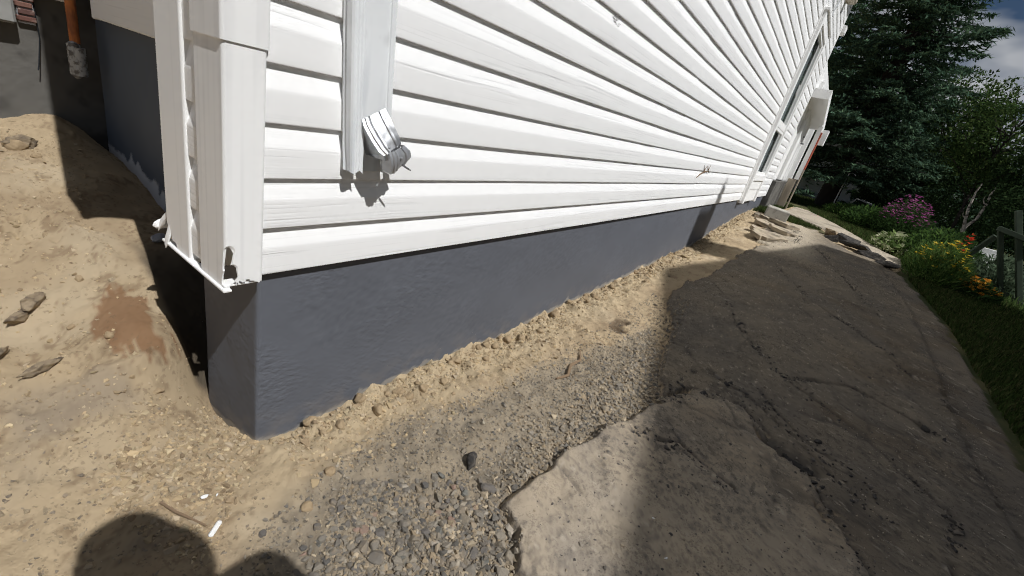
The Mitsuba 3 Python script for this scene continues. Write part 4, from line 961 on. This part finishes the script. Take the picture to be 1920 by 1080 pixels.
GR = [(.07, .13, .03), (.10, .17, .045), (.05, .10, .03), (.13, .19, .06)]
GD = [(.04, .08, .025), (.06, .11, .035), (.03, .06, .02)]
plant('fern', 'bright green fern clump beside the spruce trunk', 15.6, -1.55, .7, .55, .40, 31, GR, 2600, .07)
plant('fern', 'dark green fern clump in front of the pink flowers', 13.0, -1.95, .9, .55, .55, 32, GD + GR[:1], 3200, .07)
plant('phlox', 'tall clump of pink flowers in the middle of the bed', 12.2, -2.50, .70, .56, .88, 33, GD, 3600, .05, flower=([(.42, .10, .30), (.48, .19, .36), (.34, .08, .26)], 380, .022, .70), cat_='flowers')
plant('hosta', 'low hosta with cream edged leaves beside the path', 8.9, -2.13, .55, .28, .34, 34, [(.42, .46, .26), (.20, .27, .10), (.10, .16, .05), (.5, .52, .34)], 700, .055, .45, upright=.25)
plant('green_shrub', 'loose green leafy shrub behind the yellow flowers', 8.8, -2.62, .7, .45, .58, 35, GD + GR[:2], 3200, .045, .3)
plant('daylily', 'clump of yellow flowers with narrow leaves nearest the lawn', 6.95, -2.42, .48, .32, .50, 36, GR, 2600, .07, .10, flower=([(.60, .42, .03), (.62, .48, .08)], 150, .017, .60), upright=1.1, cat_='flowers')
plant('daylily', 'low clump of orange flowers at the right end of the bed', 6.75, -2.80, .30, .22, .22, 37, GD, 1000, .04, .2, flower=([(.62, .24, .03), (.58, .33, .05)], 130, .018, .55), cat_='flowers')
plant('red_flower', 'single red flower stem standing above the yellow flowers', 8.3, -2.80, .10, .10, .62, 38, GD, 240, .04, .15, flower=([(.60, .05, .03), (.65, .10, .04)], 16, .024, .85), upright=1.2, cat_='flowers')
plant('green_shrub', 'green shrub between the pink and the yellow flowers', 10.2, -3.0, .8, .5, .55, 39, GD, 3600, .045, .3)
plant('green_shrub', 'grey green leafy shrub at the foot of the fence', 7.9, -3.15, .45, .35, .5, 40, [(.12, .16, .10), (.09, .13, .08)], 1800, .045, .3)
plant('green_shrub', 'bright weedy shrub beside the path, left of the yellow flowers', 7.6, -2.36, .40, .20, .42, 41, GR, 1400, .05, .2)

# grass blades of the lawn
def blades(poly, n, h, seed, cols):
    p = scatter(poly, n, seed); r = np.random.default_rng(seed); z = H(p[:, 0], p[:, 1]); a = r.uniform(0, 6.28, n); hh = h * r.uniform(.5, 1.3, n)
    d = np.column_stack([np.cos(a), np.sin(a), 0 * a]); w = hh[:, None] * .085
    b = np.column_stack([p, z - .004]); s = np.column_stack([-d[:, 1], d[:, 0], 0 * a])
    tip = b + d * (hh * r.uniform(.2, .8, n))[:, None] + np.column_stack([0 * a, 0 * a, hh])
    v = np.stack([b - s * w, b + s * w, tip], 1).reshape(-1, 3); c = V(cols)[r.integers(len(cols), size=n)] * r.uniform(.7, 1.3, (n, 1))
    return trimesh.Trimesh(v, np.arange(3 * n).reshape(-1, 3), process=False), np.repeat(c, 3, 0)


gc = [(.045, .075, .02), (.06, .09, .028), (.033, .058, .017), (.09, .092, .04)]
bl = [blades([(1.0,-2.32),(2.04,-2.27),(3.4,-2.30),(4.93,-2.30),(6.43,-2.14),(6.9,-2.3),(6.2,-3.1),(1,-3.2)], 42000, .055, 51, gc), blades([(6.9,-2.3),(8.5,-2.1),(11,-1.45),(13.2,-.85),(16,-.6),(16,-2.0),(12,-2.2),(8,-2.8),(6,-3.8),(5,-4),(6.2,-3.1)], 26000, .07, 52, gc),
      blades([(16,.5),(23,1.2),(23,-3),(16,-2)], 9000, .13, 53, gc), blades([(6,-3.1),(9,-3),(14,-4.5),(14,-8),(3,-8),(4,-3.2)], 22000, .10, 54, [(.10,.16,.05),(.08,.13,.04)]), blades([(8.5,-.05),(9.7,-.02),(13.4,-.25),(13.4,-.4),(10.2,-.3),(9.6,-.62),(8.7,-1.15),(8.5,-.7),(9.0,-.4)], 9000, .06, 55, gc)]
add('grass', cat([b[0] for b in bl]), leaf_m, color=np.vstack([b[1] for b in bl]), label='short ragged grass of the lawn and its verges', category='grass', kind='stuff')

# ------------------------------------------------------------------ fence, bench frame, chair, pole
thing('rail_fence', 'dark green wooden rail fence at the right edge behind the flowers', 'fence')
def bar(a, b, w):
    """A square bar between two points of the leaning panel."""
    a, b = V(a, dtype=float), V(b, dtype=float); L = np.linalg.norm(b - a); m = cbx(0, L, -w / 2, w / 2, -w / 2, w / 2, .004); d = (b - a) / L
    s_ = np.cross([1.0, .1, 0], d); s_ /= np.linalg.norm(s_); M = np.eye(4); M[:3, 0], M[:3, 1], M[:3, 2], M[:3, 3] = d, s_, np.cross(d, s_), a; m.apply_transform(M); return m
add('rail_fence__post', bar((7.5, -2.83, 1.06), (7.5, -3.29, .12), .05), green_rail)
add('rail_fence__post', bar((7.45, -2.87, 1.29), (7.45, -3.50, .05), .055), green_rail)
add('rail_fence__rail', bar((7.44, -2.80, 1.045), (7.40, -3.3, .97), .06), green_rail)
add('rail_fence__rail', bar((7.56, -2.72, .49), (7.40, -3.62, .19), .05), green_rail)
add('rail_fence__brace', bar((7.58, -2.86, .95), (7.7, -2.66, .38), .055), green_rail)
thing('garden_bench', 'overturned metal bench frame lying before the dark bushes', 'bench')
for pts in ([(16.6,-1.55,.50),(16.6,-1.71,.84)], [(16.6,-1.71,.84),(16.65,-2.11,.80),(16.65,-2.40,.60)], [(16.6,-1.55,.5),(16.4,-1.9,.36)], [(16.65,-2.40,.60),(16.5,-2.50,.36)]):
    add('garden_bench__tube', tube(V(pts), .018, 7), pole_m, smooth=60)
sl_ = cbx(-.20, .20, -.045, .045, -.01, .01); sl_.apply_transform(rot(.5, .2, -1.3)); sl_.apply_translation((16.6, -2.03, .80)); add('garden_bench__slat', sl_, pole_m)
thing('garden_pole', 'thin white garden pole beside the spruce trunk', 'pole')
add('garden_pole__rod', tube([(16.3, -1.22, .25), (16.3, -1.22, 1.0), (16.3, -1.23, 1.47)], .014, 7), white_paint, smooth=60)
add('garden_pole__hook', tube([(16.3, -1.23, 1.45), (16.3, -1.30, 1.50), (16.3, -1.40, 1.45)], .010, 6), pole_m, smooth=60)
thing('garden_chair', 'white plastic garden chair seen through the fence', 'chair')
Cc = V([9.8, -3.28, .28])
for p in ((0, 0), (0, -.30), (.28, 0), (.28, -.30)): add('garden_chair__leg', tube(Cc + V([(p[0], p[1], 0), (p[0] * .9 + .02, p[1] * .9 - .02, .20)]), .014, 6), white_paint, smooth=60)
for nm, q in (('seat', cbx(0, .30, -.32, 0, .20, .22, .006)), ('backrest', cbx(.27, .30, -.32, 0, .22, .42, .006))):
    q.apply_translation(Cc); add('garden_chair__' + nm, q, white_paint)

# ------------------------------------------------------------------ the neighbouring house whose shadow lies on the drive
thing('neighbour_house', 'gabled house across the drive behind the camera whose shadow falls on the asphalt', 'house')
E0, E1, AP = (-1.2, 6.38), (5.85, 6.58), (2.36, 7.70)
gab = Polygon([(E0[0] + .35, 0), (E1[0] - .35, 0), (E1[0] - .35, E1[1] - .1), (AP[0], AP[1] - .22), (E0[0] + .35, E0[1] - .1)])
g = trimesh.creation.extrude_polygon(gab, 7.5); g.vertices = np.column_stack([g.vertices[:, 0], -6.3 - g.vertices[:, 2], g.vertices[:, 1]])
add('neighbour_house__wall', g, stucco)
rf = Polygon([E0, AP, E1, (E1[0], E1[1] - .16), (AP[0], AP[1] - .16), (E0[0], E0[1] - .16)])
g = trimesh.creation.extrude_polygon(rf, 8.2); g.vertices = np.column_stack([g.vertices[:, 0], -6.0 - g.vertices[:, 2], g.vertices[:, 1]])
add('neighbour_house__roof', g, roof_m)
add('neighbour_house__chimney', cbx(3.30, 3.90, -7.6, -7.0, 6.6, 9.62, .02), stucco)
add('neighbour_house__flue', tube([(3.90, -7.2, 9.5), (3.90, -7.2, 9.8), (3.92, -7.2, 10.02)], [.14, .14, .10], 12), pole_m, smooth=50)
for x in (.4, 3.2):
    for z in (1.2, 3.9):
        k = numbered('neighbour_house__window'); add(k, cat([cbx(x, x + 1.1, -6.30, -6.24, z + 1.3, z + 1.4), cbx(x, x + 1.1, -6.30, -6.24, z - .1, z), cbx(x - .1, x, -6.30, -6.24, z - .1, z + 1.4), cbx(x + 1.1, x + 1.2, -6.30, -6.24, z - .1, z + 1.4)]), white_paint)
        add(k + '__pane', bx(x, x + 1.1, -6.305, -6.285, z, z + 1.3), dark_m)

# ------------------------------------------------------------------ the person taking the picture, whose head shadow lies on the soil
thing('person', 'person in a cap and dark jacket standing and holding a phone at chest height', 'person')
def body(bones, step, passes=8):
    man = None
    for (a, ra), (b, rb) in bones:
        h = m3.Manifold.hull(m3.Manifold.sphere(ra, 20).translate(tuple(a)) + m3.Manifold.sphere(rb, 20).translate(tuple(b))); man = h if man is None else man + h
    m = tm(man.refine_to_length(step)); m.merge_vertices(); trimesh.smoothing.filter_taubin(m, iterations=passes); return m
Q = V([-.555, -1.47, 0]); hd = Q + V([.025, .075, 1.475])
gz = H1(-.56, -1.42)
J = lambda x, y, z: (Q + V([x, y, z]))
cloth_m = mat('jacket', lambda p, n, uv: mix((.05, .055, .07), (.08, .085, .10), tf(p.x * 30, p.y * 30, p.z * 30, 3)), .9, .1)
jean_m = mat('jeans', lambda p, n, uv: mix((.06, .08, .13), (.10, .12, .17), tf(p.x * 40, p.y * 40, p.z * 40, 3)), .9, .1)
skin_m = mat('skin', (.48, .30, .22), .55, .35)
cap_m = mat('cap_cloth', (.10, .10, .11), .9, .1)
shoe_m = mat('shoe', (.06, .05, .045), .7, .2)
legs = [((J(-.09, 0, .90), .11), (J(-.10, .03, .48), .075)), ((J(-.10, .03, .48), .075), (J(-.10, -.02, .10), .05)), ((J(.09, 0, .90), .11), (J(.10, .03, .48), .075)), ((J(.10, .03, .48), .075), (J(.10, -.02, .10), .05)), ((J(-.07, 0, .93), .12), (J(.07, 0, .93), .12))]
add('person__trousers', body(legs, .03), jean_m, smooth=True)
sl, sr = J(-.19, .05, 1.36), J(.20, .05, 1.345); el_, er_ = J(-.24, .04, 1.06), J(.27, .04, 1.07); hl, hr = V([-.565, -1.075, 1.03]), V([-.455, -1.105, 1.03])
tor = [((J(-.06, 0, .95), .13), (J(-.08, .0, 1.28), .125)), ((J(.06, 0, .95), .13), (J(.08, .0, 1.28), .125)), ((J(-.08, 0, 1.28), .125), (J(.08, 0, 1.28), .125)), ((sl, .065), (sr, .065)), ((J(0, .04, 1.34), .07), (J(0, .05, 1.37), .06)),
       ((sl, .065), (el_, .05)), ((el_, .05), (hl + V([-.03, -.10, 0]), .036)), ((sr, .065), (er_, .05)), ((er_, .05), (hr + V([.05, -.10, 0]), .036))]
add('person__jacket', body(tor, .025), cloth_m, smooth=True)
hb = [((hd + V([0, -.01, .02]), .098), (hd + V([0, .03, -.05]), .075)), ((hd + V([0, .05, -.10]), .045), (hd + V([0, .03, -.05]), .07)), ((hd + V([0, .0, -.05]), .055), (J(0, .05, 1.34), .052)), ((hd + V([0, .105, -.025]), .010), (hd + V([0, .085, .01]), .010)), ((hd + V([-.09, -.01, -.02]), .018), (hd + V([-.092, -.01, .0]), .018)), ((hd + V([.09, -.01, -.02]), .018), (hd + V([.092, -.01, .0]), .018))]
add('person__head', body(hb, .012, 5), skin_m, smooth=True)
for sx in (-1, 1): add('person__eye', trimesh.Trimesh(ICO2.vertices * .011 + hd + V([sx * .032, .088, .008]), ICO2.faces, process=False), white_paint, smooth=True)
add('person__mouth', tube(hd + V([(-.022, .088, -.068), (0, .095, -.066), (.022, .088, -.068)]), [.003, .006, .003], 7), mat('lips', (.40, .18, .15), .5, .3), smooth=60)
cp = trimesh.Trimesh(ICO3.vertices * [.112, .118, .10] + hd + V([0, -.008, .045]), ICO3.faces, process=False); cp = tm(mf(cp) - mf(bx(hd[0] - .2, hd[0] + .2, hd[1] - .2, hd[1] + .2, hd[2] - .2, hd[2] + .035)))
add('person__cap', cp, cap_m, smooth=40)
add('person__cap_brim', tm(m3.Manifold.hull(m3.Manifold.cylinder(.008, .085, .085, 32).translate((hd[0], hd[1] + .08, hd[2] + .035)) + m3.Manifold.cylinder(.008, .075, .075, 32).translate((hd[0], hd[1] + .125, hd[2] + .022)))), cap_m, smooth=30)
for sx, hh_, wr in ((1, hl, hl + V([-.03, -.10, 0])), (-1, hr, hr + V([.05, -.10, 0]))):
    pal = hh_ + V([-sx * .012, -.035, -.005]); hbones = [((wr, .030), (pal, .026)), ((pal + V([0, 0, -.02]), .019), (pal + V([0, 0, .025]), .018))]
    for i in range(4):
        b0 = pal + V([0, .012, .028 - i * .017]); b1 = b0 + V([sx * .000, .026, .002]); b2 = b1 + V([sx * .016, .012 - .002 * i, 0]); hbones += [((b0, .0088), (b1, .0080)), ((b1, .0080), (b2, .0068))]
    t0_ = pal + V([sx * .006, .0, .026]); hbones += [((t0_, .0105), (t0_ + V([sx * .016, .016, .014]), .0092)), ((t0_ + V([sx * .016, .016, .014]), .0092), (t0_ + V([sx * .03, .02, .008]), .008))]
    add('person__hand', body(hbones, .004, 3), skin_m, smooth=True)
for sx in (-1, 1):
    add('person__shoe', tm(m3.Manifold.hull(m3.Manifold.sphere(.048, 16).translate(tuple(J(sx * .10, -.04, gz + .05))) + m3.Manifold.sphere(.042, 16).translate(tuple(J(sx * .12, .15, gz + .042))) + m3.Manifold.sphere(.048, 16).translate(tuple(J(sx * .10, -.02, gz + .10))))), shoe_m, smooth=50)
ph = cbx(-.075, .075, -.038, .038, -.004, .004, .002); M = np.eye(4); M[:3, 0], M[:3, 1], M[:3, 2] = np.cross(FWD, UP), UP, -FWD; M[:3, 3] = CAM - FWD * .016
ph.apply_transform(M); add('phone', ph, dark_m, label='black phone held out in both hands of the person', category='phone')
